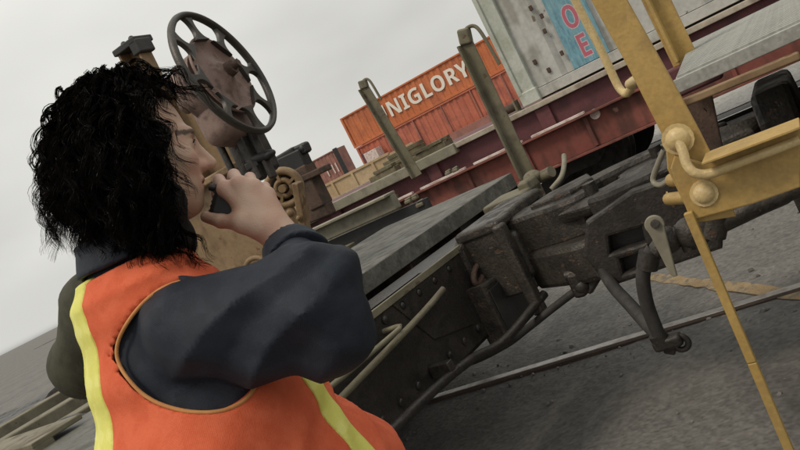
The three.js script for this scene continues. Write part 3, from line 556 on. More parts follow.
{
  const Z = -55; const tl = PZ(340, 119, Z), bl = PZ(356, 148, Z), yT = tl.y, yB = bl.y, x0 = tl.x, x1 = x0 + 16.15;
  const g = farContainer('orange_container', 'orange shipping container lettered UNIGLORY stacked on a red one', x0, x1, yB, yT, Z, M.orange, M.orange);
  const a = PZ(380, 125, Z + .06), b = PZ(475, 81, Z + .06), W = b.x - a.x;
  const tg = new TextGeometry('UNIGLORY', { font, size: 1, depth: .02, curveSegments: 5, bevelEnabled: false }); tg.computeBoundingBox(); const bb = tg.boundingBox;
  const hgt = 1.18; tg.translate(-bb.min.x, -bb.min.y, 0); tg.scale(W / (bb.max.x - bb.min.x), hgt / (bb.max.y - bb.min.y), 1); tg.translate(a.x, (yT + yB) / 2 - hgt / 2 + .1, Z + .015);
  part('lettering', tg, M.white, g);
  const g2 = farContainer('red_container', 'faded red shipping container under the orange lettered one', x0 + .1, x1, yB - 2.62, yB - .03, Z, M.orangeRed, M.orangeRed);
  const q = PZ(528, 97, Z + .05); part('white_marking', [box(q.x, q.y, Z + .02, .9, .18, .02, .004), box(q.x + .3, q.y - .45, Z + .02, .22, .9, .02, .004)], M.white, g2);
  for (let i = 0; i < 5; i++) part('side_seam', box(x0 + 3 + i * 2.6, yB - 1.3, Z + .03, .1, 2.3, .05, .01), M.brownCont, g2);
  // well car below them
  const wy = yB - 2.7, w = thing('well_car', 'dark low well car under the stacked red and orange containers', 'rail car', [(x0 + x1) / 2, 0, Z - 1.3]);
  part('well_side', box((x0 + x1) / 2, wy + .1, Z + .35, x1 - x0 + 2, .55, .14, .02), M.brownCont, w); part('well_floor', box((x0 + x1) / 2, Math.max(.3, wy - .1), Z - 1.2, x1 - x0 + 1, .12, 2.6, .02), M.black, w);
  for (const x of [x0 - 1.6, x0 + .2, x1 - .2, x1 + 1.4]) for (const z of [Z - .58, Z - 2.02]) part('wheel', wheelGeo(.42, .13, [x, .57, z]), M.iron, w);
  // the pale box at the end of the well car
  const e0 = PZ(372, 157, Z + 1.2), eb = thing('equipment_box', 'small pinkish white equipment box at the end of the stacked containers', 'equipment box', [e0.x, e0.y - .6, e0.z - .5]);
  part('body', box(0, .55, 0, 1.2, 1.1, 1.0, .03), M.pinkWhite, eb, false); part('door', box(-.62, .55, .0, .5, 1.2, .9, .03), M.redDark, eb, false);
  part('stand', box(0, -.6, 0, .9, 1.2, .7, .03), M.iron, eb, false);
}
{ // small brown container with a black frame, further left and further away
  const Z = -78, a = PZ(309, 161, Z), b = PZ(333, 150, Z), c = PZ(343, 176, Z);
  const g = farContainer('brown_container', 'small far brown container with black end frame left of the orange stack', a.x, b.x + .2, c.y - .3, b.y, Z, M.brownCont, M.brownCont);
  part('end_frame', [box(b.x + .3, (b.y + c.y) / 2 - .15, Z + .1, .5, b.y - c.y + .5, .3, .03), box((a.x + b.x) / 2, c.y - .25, Z + .1, b.x - a.x, .45, .3, .03)], M.black, g);
  for (const t of [.45, .7, .85]) part('white_marking', box(a.x + (b.x - a.x) * t, c.y + 1.2, Z + .03, .18, 1.1, .03, .01), M.pinkWhite, g);
  // the car that carries it
  const w = thing('far_flat_car', 'far dark flat rail car under the small brown container', 'rail car', [(a.x + b.x) / 2, 0, Z - 1.3]);
  part('deck', box((a.x + b.x) / 2 - 3, c.y - .75, Z - 1.2, 16, .4, 2.7, .02), M.iron, w); for (const x of [-7, -5, 1, 3]) part('wheel', wheelGeo(.42, .13, [(a.x + b.x) / 2 + x, .57, Z - .6]), M.iron, w);
}
{ // tan gondola between
  const Z = -34, a = PZ(318, 190, Z), b = PZ(392, 160, Z), y1 = PZ(352, 172, Z).y, y0 = .75;
  const w = thing('tan_gondola_car', 'long tan gondola rail car beyond the olive car and red car', 'rail car', [(a.x + b.x) / 2, 0, Z - 1.4]);
  part('side', box((a.x + b.x) / 2 - 3, (y0 + y1) / 2, Z, b.x - a.x + 6, y1 - y0, .1, .01), M.beige, w);
  part('top_chord', box((a.x + b.x) / 2 - 3, y1, Z + .03, b.x - a.x + 6, .12, .18, .01), M.beige, w); part('bottom_chord', box((a.x + b.x) / 2 - 3, y0 + .05, Z + .04, b.x - a.x + 6, .14, .2, .01), M.edge, w);
  part('far_side', box((a.x + b.x) / 2 - 3, (y0 + y1) / 2, Z - 2.8, b.x - a.x + 6, y1 - y0, .1, .01), M.beige, w);
  for (let x = a.x - 5.5; x < b.x; x += 1.3) part('side_post', box(x, (y0 + y1) / 2, Z + .08, .14, y1 - y0, .1, .01), M.beige, w);
  part('floor', box((a.x + b.x) / 2 - 3, y0 + .1, Z - 1.4, b.x - a.x + 6, .1, 2.7, .01), M.iron, w);
  for (const x of [a.x - 4, a.x - 2.2, b.x - 3, b.x - 1.2]) part('wheel', wheelGeo(.42, .13, [x, .57, Z - .6]), M.iron, w);
}

// ---------------------------------------------------------------- the right car: yellow end with ladder, platform and coupler
const yc = thing('yellow_rail_car', 'yellow rail car end at right with corner plate, ladder rail and air hose', 'rail car', [.2, 0, -2.85]);
{
  const Z = -1.6, p = (x, y, dz = 0) => PZ(x, y, Z + dz);
  const n = V(0, 0, 1);
  // broad ladder rail, drawn as an outline in the plane of the side, 1 cm thick with a folded edge
  const o = V(0, 0, Z); const xy = (x, y) => { const q = PZ(x, y, Z); return [q.x, q.y]; };
  const st = part('ladder_rail', [plate([xy(694, 222), xy(668, 168), xy(666, 140), xy(627, 63), xy(592, 0), xy(556, -65), xy(592, -65), xy(628, 0), xy(673, 80), xy(698, 126), xy(716, 162), xy(736, 215)], o, V(1, 0, 0), V(0, 1, 0), .012, .003)], M.yellow, yc);
  // corner plate in front of it with upper flange
  const cpts = [[672, 166], [676, 152], [703, 160], [752, 141], [800, 124], [800, 184], [752, 201], [692, 217]];
  part('corner_plate', [plate(cpts.map(q => xy(...q)), V(0, 0, Z + .014), V(1, 0, 0), V(0, 1, 0), .012, .003)], M.yellow, yc);
  part('plate_flange', [bar(PZ(704, 159, Z + .05), PZ(800, 123, Z + .05), .006, .09, V(0, 1, 0), .002)], M.yellow, yc);
  for (const [x, y, r] of [[678, 139, .024], [704, 193, .021]]) { const c = PZ(x, y, Z + .026); part('bolt', bolt(c, n, r, .018), M.yellowLight, yc); }
  part('grab_iron', tube([PZ(678, 140, Z + .034), PZ(683, 152, Z + .045), PZ(687, 165, Z + .055), PZ(695, 173, Z + .06), PZ(708, 174, Z + .06), PZ(728, 167, Z + .06), PZ(752, 158, Z + .06), PZ(800, 140, Z + .06)], .0095, 60, 10), M.yellowLight, yc);
  // thin rod left of the rail ending in a rounded hook
  part('grab_rod', [tube([PZ(548, -55, Z - .5), PZ(575, 0, Z - .5), PZ(600, 48, Z - .5), PZ(618, 86, Z - .5), PZ(626, 94, Z - .48), PZ(631, 88, Z - .45), PZ(632, 80, Z - .42)], .0105, 50, 10, .3), rod(PZ(630, 84, Z - .45), PZ(640, 78, Z - .3), .013)], M.yellowLight, yc);
  // second upright further in
  const z2 = -2.9; part('inner_upright', [bar(PZ(630, -55, z2), PZ(686, 62, z2), .085, .012, V(1, 0, 0), .003), bar(PZ(622, -55, z2 + .03), PZ(678, 62, z2 + .03), .012, .06, V(1, 0, 0), .003)], M.yellow, yc);
  part('upright_foot', [box(PZ(684, 66, z2).x, PZ(684, 66, z2).y - .04, z2, .2, .1, .06, .01)], M.redDark, yc);
  // crossover platform of grating
  const Y = 1.255; const A = PY(674, 82, Y), B = PY(800, 30, Y), D = PY(688, 47, Y), E2 = PY(800, -5, Y);
  const quad = [A, V(A.x + 1.1, Y, A.z + .03), V(D.x + 1.15, Y, D.z), D];
  const pp = quad.map(q => [q.x, -q.z]);
  const plat = part('platform', [plate(pp, V(0, Y - .02, 0), V(1, 0, 0), V(0, 0, -1), .02, .002)], M.grate, yc);
  const ribs = []; for (let i = 0; i < 26; i++) { const t = (i + .5) / 26, a = quad[0].clone().lerp(quad[3], t), b = quad[1].clone().lerp(quad[2], t); a.y = b.y = Y + .004; a.x += .01; ribs.push(bar(a, b, .012, .012, V(0, 0, 1), .002)); }
  ribs.forEach(r => part('grating_bar', r, M.grate, plat));
  part('platform_edge', [bar(V(A.x, Y - .012, A.z + .012), V(A.x + 1.1, Y - .012, A.z + .042), .012, .034, V(0, 0, 1), .003)], M.grate, yc);
  // tan rail and bracket under the platform
  part('tan_rail', bar(PZ(676, 106, -2.0), PZ(800, 55, -2.0), .02, .02, V(0, 1, 0), .005), M.tan, yc);
  const zb = -2.15; part('bracket', [plate([[684, 104], [712, 92], [728, 170], [706, 182], [700, 150]].map(q => { const w = PZ(...q, zb); return [w.x, w.y]; }), V(0, 0, zb), V(1, 0, 0), V(0, 1, 0), .02, .004, [{ x: PZ(703, 112, zb).x, y: PZ(703, 112, zb).y, r: .011 }])], M.rust, yc);
  // end sill and draft box
  part('end_sill', [bar(PZ(700, 228, -2.2), PZ(830, 165, -2.2), .07, .09, V(0, 1, 0), .02), box(.02, .93, -2.85, .12, .30, 2.4, .015), box(.02, .76, -2.85, .20, .02, 2.4, .005)], M.iron, yc);
  part('center_sill', box(2.6, .86, -2.85, 5.0, .32, .5, .012), M.iron, yc);
  part('body_side', box(2.6, 1.02, -1.62, 5.2, .34, .05, .01), M.yellow, yc);
  part('body_side', box(3.2, 1.02, -4.1, 4.0, .34, .05, .01), M.yellow, yc);
  part('body_deck', box(3.3, 1.20, -2.85, 3.8, .05, 2.5, .01), M.yellow, yc);
  part('striker', [plate([[-.24, -.2], [.24, -.2], [.26, .12], [.18, .2], [-.18, .2], [-.26, .12]], V(-.12, .87, -2.85), V(0, 0, 1), V(0, 1, 0), .12, .02, [{ x: 0, y: 0, r: .11 }])], M.cast, yc);
  // coupler, its flank with two lightening slots
  const h = couplerHead(V(-.66, .835, -2.90), Math.PI, M.iron, yc);
  part('coupler_flank', plate([[-.27, -.15], [.12, -.15], [.18, -.02], [.14, .12], [-.06, .13], [-.24, .09], [-.30, -.02]], V(-.60, .825, -2.62), V(1, 0, 0), V(0, 1, 0), .05, .012, [{ pts: [[-.20, -.12], [-.09, -.12], [-.08, -.075], [-.19, -.07]] }, { pts: [[-.21, -.04], [-.09, -.045], [-.08, .005], [-.19, .015]] }]), M.iron, h.c);
  part('slot_back', box(-.75, .79, -2.63, .2, .2, .012, .002), M.black, h.c);
  part('guard_arm', plate([[-.42, .0], [-.3, -.03], [.3, .0], [.36, .07], [.2, .13], [.04, .12], [-.24, .07]], V(-.56, .925, -2.70), V(.98, .05, .10).normalize(), V(-.11, .25, -1).normalize(), .045, .014), M.cast, h.c);
  // lift link and yellow rods beside the corner plate
  part('lift_link', [tube([PZ(664, 150, -2.0), PZ(658, 164, -2.0), PZ(653, 180, -2.0), PZ(660, 185, -1.98), PZ(672, 178, -1.95), PZ(680, 176, -1.9)], .007, 30, 8)], M.oliveLight, yc);
  part('pin', [rod(PZ(672, 180, -1.9), PZ(686, 178, -1.75), .016), rod(PZ(669, 199, -1.9), PZ(688, 197, -1.75), .015), bolt(PZ(671, 199, -1.9), V(-1, 0, .2).normalize(), .016)], M.yellow, yc);
  // inclined brace
  part('brace', bar(PZ(688, 212, Z + .03), PZ(752, 362, Z + .03), .018, .014, V(1, 0, 0), .003), M.yellow, yc);
  part('brace', bar(PZ(752, 362, Z + .03), PZ(790, 452, Z + .03), .018, .014, V(1, 0, 0), .003), M.yellow, yc);
  // angle cock, handle, hose
  const zc = -2.15; const q = (x, y, dz = 0) => PZ(x, y, zc + dz);
  part('angle_cock', [tube([q(800, 185), q(752, 208), q(720, 222), q(690, 232), q(668, 240), q(656, 252)], .026, 40, 12), ball(q(690, 232), .042), ball(q(668, 240), .038), rod(q(704, 216), q(698, 238), .03), rod(q(680, 224), q(690, 250), .018), rod(q(716, 214), q(712, 236), .036)], M.cast, yc);
  { const c0 = q(655, 224, .05), c1 = q(674, 272, .05), ey = c0.clone().sub(c1).normalize(), ex = new THREE.Vector3().crossVectors(ey, V(0, 0, 1)).normalize(), Lh = c0.distanceTo(c1), ring = []; for (let i = 0; i <= 16; i++) { const t = -.5 + i / 16 * (Math.PI + 1); ring.push([.026 * Math.cos(t), Lh + .026 * Math.sin(t)]); }
    part('cock_handle', plate([[.006, -.01], [.020, Lh * .8], ...ring, [-.020, Lh * .8], [-.010, 0], [-.004, -.01]], c1, ex, ey, .012, .003, [{ x: 0, y: Lh, r: .012 }]), M.oliveLight, yc); part('cock_stem', rod(q(656, 226, -.03), q(655, 224, .07), .012), M.cast, yc); }
  const hose = part('air_hose', [tube([q(654, 248), q(646, 262), q(643, 280), q(647, 304), q(655, 326), q(660, 338)], .020, 50, 12)], M.rubber, yc);
  part('hose_clamp', [rod(q(650, 252), q(647, 268), .030)], M.iron, hose);
  part('glad_hand', [box(q(668, 342).x, q(668, 342).y, zc, .085, .036, .045, .012), rod(q(657, 334), q(664, 346), .026), (() => { const g = new THREE.TorusGeometry(.020, .009, 8, 18); g.translate(q(681, 343).x, q(681, 343).y, zc); return g; })(), bar(q(664, 348), q(676, 350), .03, .02, V(0, 1, 0), .006)], M.iron, hose);
  part('air_hose', [tube([PZ(598, 262, -2.6), PZ(612, 285, -2.55), PZ(630, 305, -2.4), PZ(648, 325, -2.25), PZ(664, 340, -2.15)], .021, 40, 10), rod(PZ(600, 250, -2.6), PZ(606, 274, -2.6), .03)], M.rubber, yc);
  truck(yc, 3.9, -2.8, -1, M.iron);
}
// worn yellow line on the pavement
{
  const a = PY(650, 278, G), b = PY(758, 291, G), d = b.clone().sub(a).setY(0).normalize(), e = V(-d.z, 0, d.x), L = a.distanceTo(b);
  const pts = [], w = .042; for (let i = 0; i <= 26; i++) pts.push([i / 26 * L * 1.6, w + .012 * n3(i * .9, 3, 1)]); for (let i = 26; i >= 0; i--) pts.push([i / 26 * L * 1.6, -w + .012 * n3(i * .9, 9, 1)]);
  struct('pavement_line', plate(pts, V(a.x, G + .009, a.z), d, e, .004, 0), M.linePaint);
}

// ---------------------------------------------------------------- the person with the radio
const shR0 = P(168, 302, 1.17), shL0 = P(88, 312, 1.42), mid = shR0.clone().add(shL0).multiplyScalar(.5);
const sdir = shR0.clone().sub(shL0).setY(0).normalize();
const per = thing('person', 'person with dark curly hair in orange vest over dark jacket, radio raised to mouth', 'person', [mid.x, 0, mid.z], Math.atan2(-sdir.z, sdir.x));
{
  const loc = v => per.worldToLocal(v.clone()), Lp = (x, y, d) => loc(P(x, y, d));
  const SY = mid.y, shR = V(.165, SY - .01, 0), shL = V(-.165, SY - .01, 0);
  const elR = Lp(322, 300, 1.13), wrR = Lp(286, 242, 1.30);
  const elL = V(-.20, SY - .06, .035), wrL = V(-.17, SY - .17, -.14);
  const hd = Lp(136, 155, 1.31), neckB = V(0, SY + .05, -.05), neckT = hd.clone().add(V(0, -.06, .02));
  // torso profile: [height above ground, half width, half depth, centre z]
  const prof = (tab, grow) => (x, y, z) => {
    let i = 0; while (i < tab.length - 2 && y > tab[i + 1][0]) i++;
    const A = tab[i], B = tab[i + 1]; let t = (y - A[0]) / (B[0] - A[0]); t = Math.max(0, Math.min(1, t)); t = sm(t);
    const a = A[1] + (B[1] - A[1]) * t + grow, b = A[2] + (B[2] - A[2]) * t + grow, c = A[3] + (B[3] - A[3]) * t;
    const k = Math.hypot(x / a, (z - c) / b); let d = (k - 1) * Math.min(a, b);
    return Math.max(d, y - tab[tab.length - 1][0], tab[0][0] - y);
  };
  const T = SY; // shoulder height
  const bodyT = prof([[T - .56, .165, .12, -.03], [T - .42, .165, .12, -.04], [T - .28, .135, .09, -.055], [T - .12, .14, .085, -.055], [T - .04, .12, .07, -.035], [T + .02, .08, .055, -.045], [T + .06, .045, .04, -.05]], 0);
  const clothT = [[T - .62, .235, .24, -.070], [T - .42, .235, .240, -.058], [T - .28, .215, .205, -.022], [T - .12, .182, .142, -.036], [T - .02, .172, .108, -.036], [T + .025, .150, .094, -.030], [T + .06, .10, .078, -.035], [T + .085, .075, .066, -.04]];
  const jackT = prof(clothT, -.014), vestT = prof(clothT, .004);
  // ---- head in its own frame (x right, y up, z back), then turned and tipped
  const hq = new THREE.Quaternion().setFromEuler(new THREE.Euler(-R(17), R(-20), 0, 'YXZ')), hi = hq.clone().invert();
  const hv = new THREE.Vector3();
  const head = (() => {
    const cran = ell(V(0, .033, .008), .071, .083, .090), facev = ell(V(0, -.03, -.034), .060, .082, .062), jaw = ell(V(0, -.068, -.035), .048, .042, .056), chin = ell(V(0, -.094, -.072), .020, .018, .018);
    const brow = cap(V(-.035, .018, -.083), V(.035, .018, -.083), .012, .012), nb = cap(V(0, .006, -.092), V(0, -.030, -.116), .008, .0105), al = cap(V(-.011, -.034, -.101), V(.011, -.034, -.101), .0085, .0085);
    const ck = [ell(V(.036, -.022, -.066), .024, .022, .024), ell(V(-.036, -.022, -.066), .024, .022, .024)];
    const ul = cap(V(-.017, -.058, -.089), V(.017, -.058, -.089), .0062, .0062), ul2 = cap(V(-.008, -.057, -.0945), V(.008, -.057, -.0945), .006, .006), ll = cap(V(-.014, -.069, -.088), V(.014, -.069, -.088), .0075, .0075);
    const so = [ell(V(.031, .001, -.094), .017, .011, .012), ell(V(-.031, .001, -.094), .017, .011, .012)], lids = [ell(V(.031, .0, -.079), .0155, .0125, .0135), ell(V(-.031, .0, -.079), .0155, .0125, .0135)];
    const mouth = cap(V(-.019, -.0635, -.096), V(.019, -.0635, -.096), .0022, .0022);
    const ears = [ell(V(.074, -.008, .012), .012, .032, .02), ell(V(-.074, -.008, .012), .012, .032, .02)];
    return (x, y, z) => {
      let d = smin(cran(x, y, z), facev(x, y, z), .03); d = smin(d, jaw(x, y, z), .025); d = smin(d, chin(x, y, z), .022); d = smin(d, brow(x, y, z), .016);
      for (const f of ck) d = smin(d, f(x, y, z), .02); for (const f of so) d = smax(d, -f(x, y, z), .012); for (const f of lids) d = smin(d, f(x, y, z), .006);
      d = smin(d, nb(x, y, z), .014); d = smin(d, al(x, y, z), .009); d = smin(d, ul(x, y, z), .007); d = smin(d, ul2(x, y, z), .006); d = smin(d, ll(x, y, z), .007); d = smax(d, -mouth(x, y, z), .004);
      for (const f of ears) d = smin(d, f(x, y, z), .008); return d;
    };
  })();
  const hw = v => v.clone().applyQuaternion(hq).add(hd);
  const neckF = cap(neckB.clone().add(V(0, -.03, 0)), hd.clone().add(V(0, -.05, .0)), .048, .050);
  const headG = nets((x, y, z) => { hv.set(x - hd.x, y - hd.y, z - hd.z).applyQuaternion(hi); return smin(head(hv.x, hv.y, hv.z), neckF(x, y, z), .03); }, [hd.x - .14, hd.y - .2, hd.z - .15], [hd.x + .14, hd.y + .15, hd.z + .15], .0034);
  // ---- hand: wrist, knuckles, curled fingers, thumb
  const wr = wrR, K = [[226, 189, 1.318], [240, 184, 1.318], [254, 187, 1.322], [267, 195, 1.328]].map(a => Lp(...a));
  const PI = [[219, 180, 1.362], [234, 175, 1.366], [250, 178, 1.366], [265, 187, 1.360]].map(a => Lp(...a));
  const DI = [[216, 193, 1.386], [231, 190, 1.390], [247, 193, 1.388], [261, 201, 1.378]].map(a => Lp(...a));
  const TI = [[217, 207, 1.376], [232, 206, 1.378], [247, 208, 1.376], [260, 214, 1.368]].map(a => Lp(...a));
  const th = [[270, 229, 1.296], [243, 223, 1.296], [221, 221, 1.318], [206, 217, 1.338]].map(a => Lp(...a));
  const hf = [];
  K.forEach((k, i) => hf.push([cap(wr.clone().lerp(K[i], .12), k, .0175, .0125), .016]));
  K.forEach((k, i) => hf.push([cap(wr.clone().lerp(k, .35).add(V(-.001, .002, .010)), k.clone().add(V(0, .002, .0075)), .0042, .0050), .012]));
  hf.push([cap(wr, Lp(250, 214, 1.318), .021, .024), .02], [cap(th[0], th[1], .020, .0165), .018]);
  const fr = [.0098, .0102, .0096, .0086];
  const hand = (x, y, z) => {
    let d = 1; for (const [f, k] of hf) d = smin(d, f(x, y, z), k);
    for (let i = 0; i < 4; i++) { let q = fing[i][0](x, y, z); q = smin(q, fing[i][1](x, y, z), .004); q = smin(q, fing[i][2](x, y, z), .004); q = smin(q, fing[i][3](x, y, z), .004); d = smin(d, q, .006); }
    let q = thumb[0](x, y, z); q = smin(q, thumb[1](x, y, z), .005); d = smin(d, q, .010); return smin(d, fore(x, y, z), .02);
  };
  const fing = K.map((k, i) => [cap(k, PI[i], fr[i] * 1.12, fr[i]), cap(PI[i], DI[i], fr[i], fr[i] * .92), cap(DI[i], TI[i], fr[i] * .92, fr[i] * .8), ell(k, .0138, .0138, .0138)]);
  const thumb = [cap(th[1], th[2], .0135, .0115), cap(th[2], th[3], .0118, .0095)];
  const fore = cap(elR, wr, .042, .0225);
  const hmn = [1e9, 1e9, 1e9], hmx = [-1e9, -1e9, -1e9]; for (const v of [...K, ...PI, ...DI, ...TI, ...th, wr.clone().lerp(elR, .3)]) ['x', 'y', 'z'].forEach((a, i) => { hmn[i] = Math.min(hmn[i], v[a] - .03); hmx[i] = Math.max(hmx[i], v[a] + .03); });
  const handG = nets(hand, hmn, hmx, .0024);
  // ---- rest of the body, under the clothes
  const upR = cap(shR.clone().add(V(-.03, -.06, 0)), elR, .046, .042), upL = cap(shL.clone().add(V(.03, -.06, 0)), elL, .046, .042), foL = cap(elL, wrL, .04, .028), palmL = cap(wrL, wrL.clone().add(V(.02, -.02, -.09)), .028, .022);
  const hipY = T - .5, legs = [-1, 1].map(s => [V(s * .09, hipY, 0), V(s * .11, .53, -.02), V(s * .12, G + .09, .0)]);
  const legF = legs.map(l => [cap(l[0], l[1], .08, .056), cap(l[1], l[2], .055, .038)]);
  const bodyG = nets((x, y, z) => { let d = bodyT(x, y, z); for (const f of [upR, fore, upL, foL, palmL, neckF]) d = smin(d, f(x, y, z), .03); for (const l of legF) { d = smin(d, l[0](x, y, z), .03); d = smin(d, l[1](x, y, z), .02); } return d; }, [-.42, .02, -.42], [.5, T + .14, .3], .014);
  const col = (g, f) => { g = g.index ? g : g; const p = g.attributes.position, c = new Float32Array(p.count * 3); for (let i = 0; i < p.count; i++) { const q = f(p.getX(i), p.getY(i), p.getZ(i)); c.set(q, i * 3); } g.setAttribute('color', new THREE.BufferAttribute(c, 3)); return g; };
  const S0 = [.53, .355, .262], S1 = [.49, .295, .215], S2 = [.40, .16, .13];
  const mot = (x, y, z) => mixc(S0, S1, ss(.3, .7, .5 + .5 * n3(x * 45, y * 45, z * 45)));
  col(headG, (x, y, z) => { hv.set(x - hd.x, y - hd.y, z - hd.z).applyQuaternion(hi); let c = mot(x, y, z); if (hv.z > -.035 + .5 * Math.max(0, .02 - hv.y) || hv.y > .085) c = mixc(c, [.02, .015, .012], ss(-.045, -.02, hv.z + Math.max(0, hv.y - .06)) * ss(-.10, -.06, hv.y)); const lip = Math.hypot(hv.x / .022, (hv.y + .0635) / .011) < 1 && hv.z < -.078; if (lip) c = [.36, .13, .11]; else if (Math.hypot(Math.abs(hv.x) - .036, hv.y + .03) < .022 && hv.z < -.05) c = mixc(c, [.54, .29, .235], .5); const bw = Math.abs(hv.y - (.021 - Math.abs(Math.abs(hv.x) - .03) * .12)) < .0042 && Math.abs(Math.abs(hv.x) - .031) < .021 && hv.z < -.06; if (bw) c = mixc(c, [.03, .02, .015], .85); return c; });
  col(handG, (x, y, z) => { const c = mot(x, y, z); let k = 1; for (const q of [...K, ...PI]) k = Math.min(k, Math.hypot(x - q.x, y - q.y, z - q.z) / .02); return mixc([.56, .34, .27], c, ss(.4, 1, k)); }); col(bodyG, mot);
  // drop the covered forearm of the coarse body where the fine hand starts
  part('body', [headG, handG, bodyG].map(g => g.toNonIndexed()), M.skin, per, false);
  // eyes
  for (const s of [1, -1]) { const e = part('eye', ball(V(0, 0, 0), .0118), M.eyeWhite, per, false); e.position.copy(hw(V(s * .031, .0005, -.0805))); e.quaternion.copy(hq); const ir = ball(V(0, 0, -.0072), .0062, 1, 1, .9); part('iris', ir, M.eyeDark, e, false); const lash = tube([V(-.014, .001, -.009), V(-.006, .0062, -.0118), V(.004, .0064, -.0122), V(.0135, .0005, -.009)], .0013, 12, 5); part('eyelash', lash, M.hairCore, e, false); }
  // ---- jacket
  const wrink = (x, y, z, A) => { // soft folds
    const f1 = n3(x * 7 + y * 12, y * 8 - x * 5, z * 8 + 4), f2 = n3(x * 21 + 3, y * 32 + x * 18, z * 20);
    return A * (f1 * .8 + f2 * .6);
  };
  const cuff = wr.clone().lerp(elR, .20), fd = elR.clone().sub(wr).normalize(), ad = elR.clone().sub(shR).normalize();
  const sUp = cap(shR.clone().add(V(.0, -.055, -.014)), elR, .074, .058), sFo = cap(elR, cuff, .060, .041), slL = cap(V(-.095, T + .03, .0), elL, .064, .054), sfL = cap(elL, wrL, .06, .05);
  const cuffCut = (x, y, z) => -((x - cuff.x) * fd.x + (y - cuff.y) * fd.y + (z - cuff.z) * fd.z);
  const sag = cap(shR.clone().lerp(elR, .2).add(V(.01, -.082, -.012)), elR.clone().add(V(-.02, -.05, .0)), .060, .058);
  const jacketF = (x, y, z) => {
    let d = jackT(x, y, z); let a = smin(sUp(x, y, z), sFo(x, y, z), .035); a = smin(a, sag(x, y, z), .03);
    a = smax(a, cuffCut(x, y, z), .008);
    // fold rings along the sleeve
    const t = (x - shR.x) * ad.x + (y - shR.y) * ad.y + (z - shR.z) * ad.z;
    const cr = v => { const q = Math.abs((v / 6.2832 % 1 + 1) % 1 - .5) * 2; return Math.pow(q, 1.25); };   // broad ridges with sharp valleys
    const yy = y - shR.y, dz = z - shR.z, nz1 = n3(x * 5, y * 5, z * 5), nz2 = n3(x * 11 + 5, y * 11, z * 11);
    const along = cr(yy * 62 - t * 20 + dz * 14 + 3.2 * nz1 + .9 * nz2) * .017 * ss(-.03, .06, t) * ss(.34, .18, t);   // run out from the armpit
    const across = cr(t * 44 + yy * 34 - dz * 10 + 3.4 * nz1 + 1.2 * nz2) * .017 * ss(.14, .26, t);                      // gather at the elbow
    const r1 = along + across - .006 + .006 * nz1 * ss(0, .1, t);
    d = smin(d, a - r1 - wrink(x, y, z, .004), .03);
    // behind the arm opening the jacket stays under the vest
    if (z > -.03 && x > .02 && y < T + .03) { const q = Math.hypot((y - (T - .098)) / .098, (z + .01) / .088); if (q > 1.02 && vestT(x, y, z) < .03) d = Math.max(d, vestT(x, y, z) + .014); }
    return d;
  };
  const jg = nets(jacketF, [-.26, T - .6, -.42], [.5, T + .13, .3], .006);
  const jk = part('jacket', jg, M.jacket, per, false);
  part('left_sleeve', nets((x, y, z) => smin(smin(slL(x, y, z), sfL(x, y, z), .03) - wrink(x, y, z, .007), Math.max(jackT(x, y, z) - .006 - wrink(x, y, z, .004), x + .045), .02), [-.42, T - .5, -.3], [-.03, T + .1, .24], .008), M.jacketOlive, jk, false, { label: 'olive toned left sleeve behind the vest' });
  part('cuff', nets((x, y, z) => { const q = sFo(x, y, z) - .009 - .0025 * n3(x * 40, y * 40, z * 40); const c = cuffCut(x, y, z); return Math.max(q, c - .004, -c - .045); }, [cuff.x - .1, cuff.y - .1, cuff.z - .1], [cuff.x + .1, cuff.y + .1, cuff.z + .1], .0045), M.jacket, per, false);
  // collar: a stand-and-fall band round the neck
  const cc = V(.005, T + .083, -.048);
  part('collar', nets((x, y, z) => { const X = x - cc.x, Z = z - cc.z, yy = y - cc.y + Z * -.22; const k = Math.hypot(X / .072, Z / .066); const rad = (k - 1) * .069; const fl = Math.abs(rad - Math.max(0, .012 - yy) * .45) - .007 - .003 * n3(x * 22, y * 22, z * 22); return smax(smax(fl, yy - .024, .006), -.027 - yy + .006 * n3(x * 18, 2, z * 18), .006); }, [cc.x - .17, cc.y - .1, cc.z - .17], [cc.x + .17, cc.y + .1, cc.z + .17], .0045), M.jacket, per, false);
  // ---- vest
  const hole = (x, y, z, s) => { // arm opening: elliptical tunnel along the shoulder line
    const q = Math.hypot((y - (T - .098)) / .098, (z + .01) / .088); return (q - 1) * .088 + (s * x < .04 ? 1 : 0);
  };
  const leftCut = (x, y, z) => { // the vest stops short of the left shoulder blade
    const e = -.062 - .10 * ss(T - .12, T - .30, y); return -Math.max(x - e, T - .34 - y);
  };
  const vestBase = (x, y, z) => {
    let d = vestT(x, y, z) - .0065 * n3(x * 7 + 3, y * 4.5, z * 7) - wrink(x, y, z, .0045) * ss(T + .02, T - .2, y);
    const low = ss(T - .2, T - .34, y); { const v = (y * 9 + x * 5 + z * 4 + 1.1 * n3(x * 5, y * 5, z * 5)), q = Math.abs((v % 1 + 1) % 1 - .5) * 2; d -= low * .012 * (Math.pow(q, 1.5) - .5); }
    return d;
  };
  const vestF = (x, y, z) => {
    let d = vestBase(x, y, z); d = smax(d, -hole(x, y, z, 1), .008); d = smax(d, leftCut(x, y, z), .006);
    d = smax(d, y - (T + .062), .01); return d;
  };
  const VM = [-.3, T - .61, -.32], VX = [.3, T + .1, .24];
  const vest = part('vest', nets(vestF, VM, VX, .0065), M.vest, per, false);
  // reflective stripes and edge tape follow the vest's surface
  const band = (name, f, m, grow = .003, h = .006) => part(name, nets((x, y, z) => Math.max(vestF(x, y, z) - grow, f(x, y, z)), VM, VX, h), m, vest, false);
  band('back_stripe', (x, y, z) => Math.max(Math.abs(x + .026 - (T - y) * .03) - .050, -z + .02), M.stripe);
  band('front_stripe', (x, y, z) => Math.max(Math.abs(z + .150) - .024, .05 - x, y - (T - .22)), M.stripe);
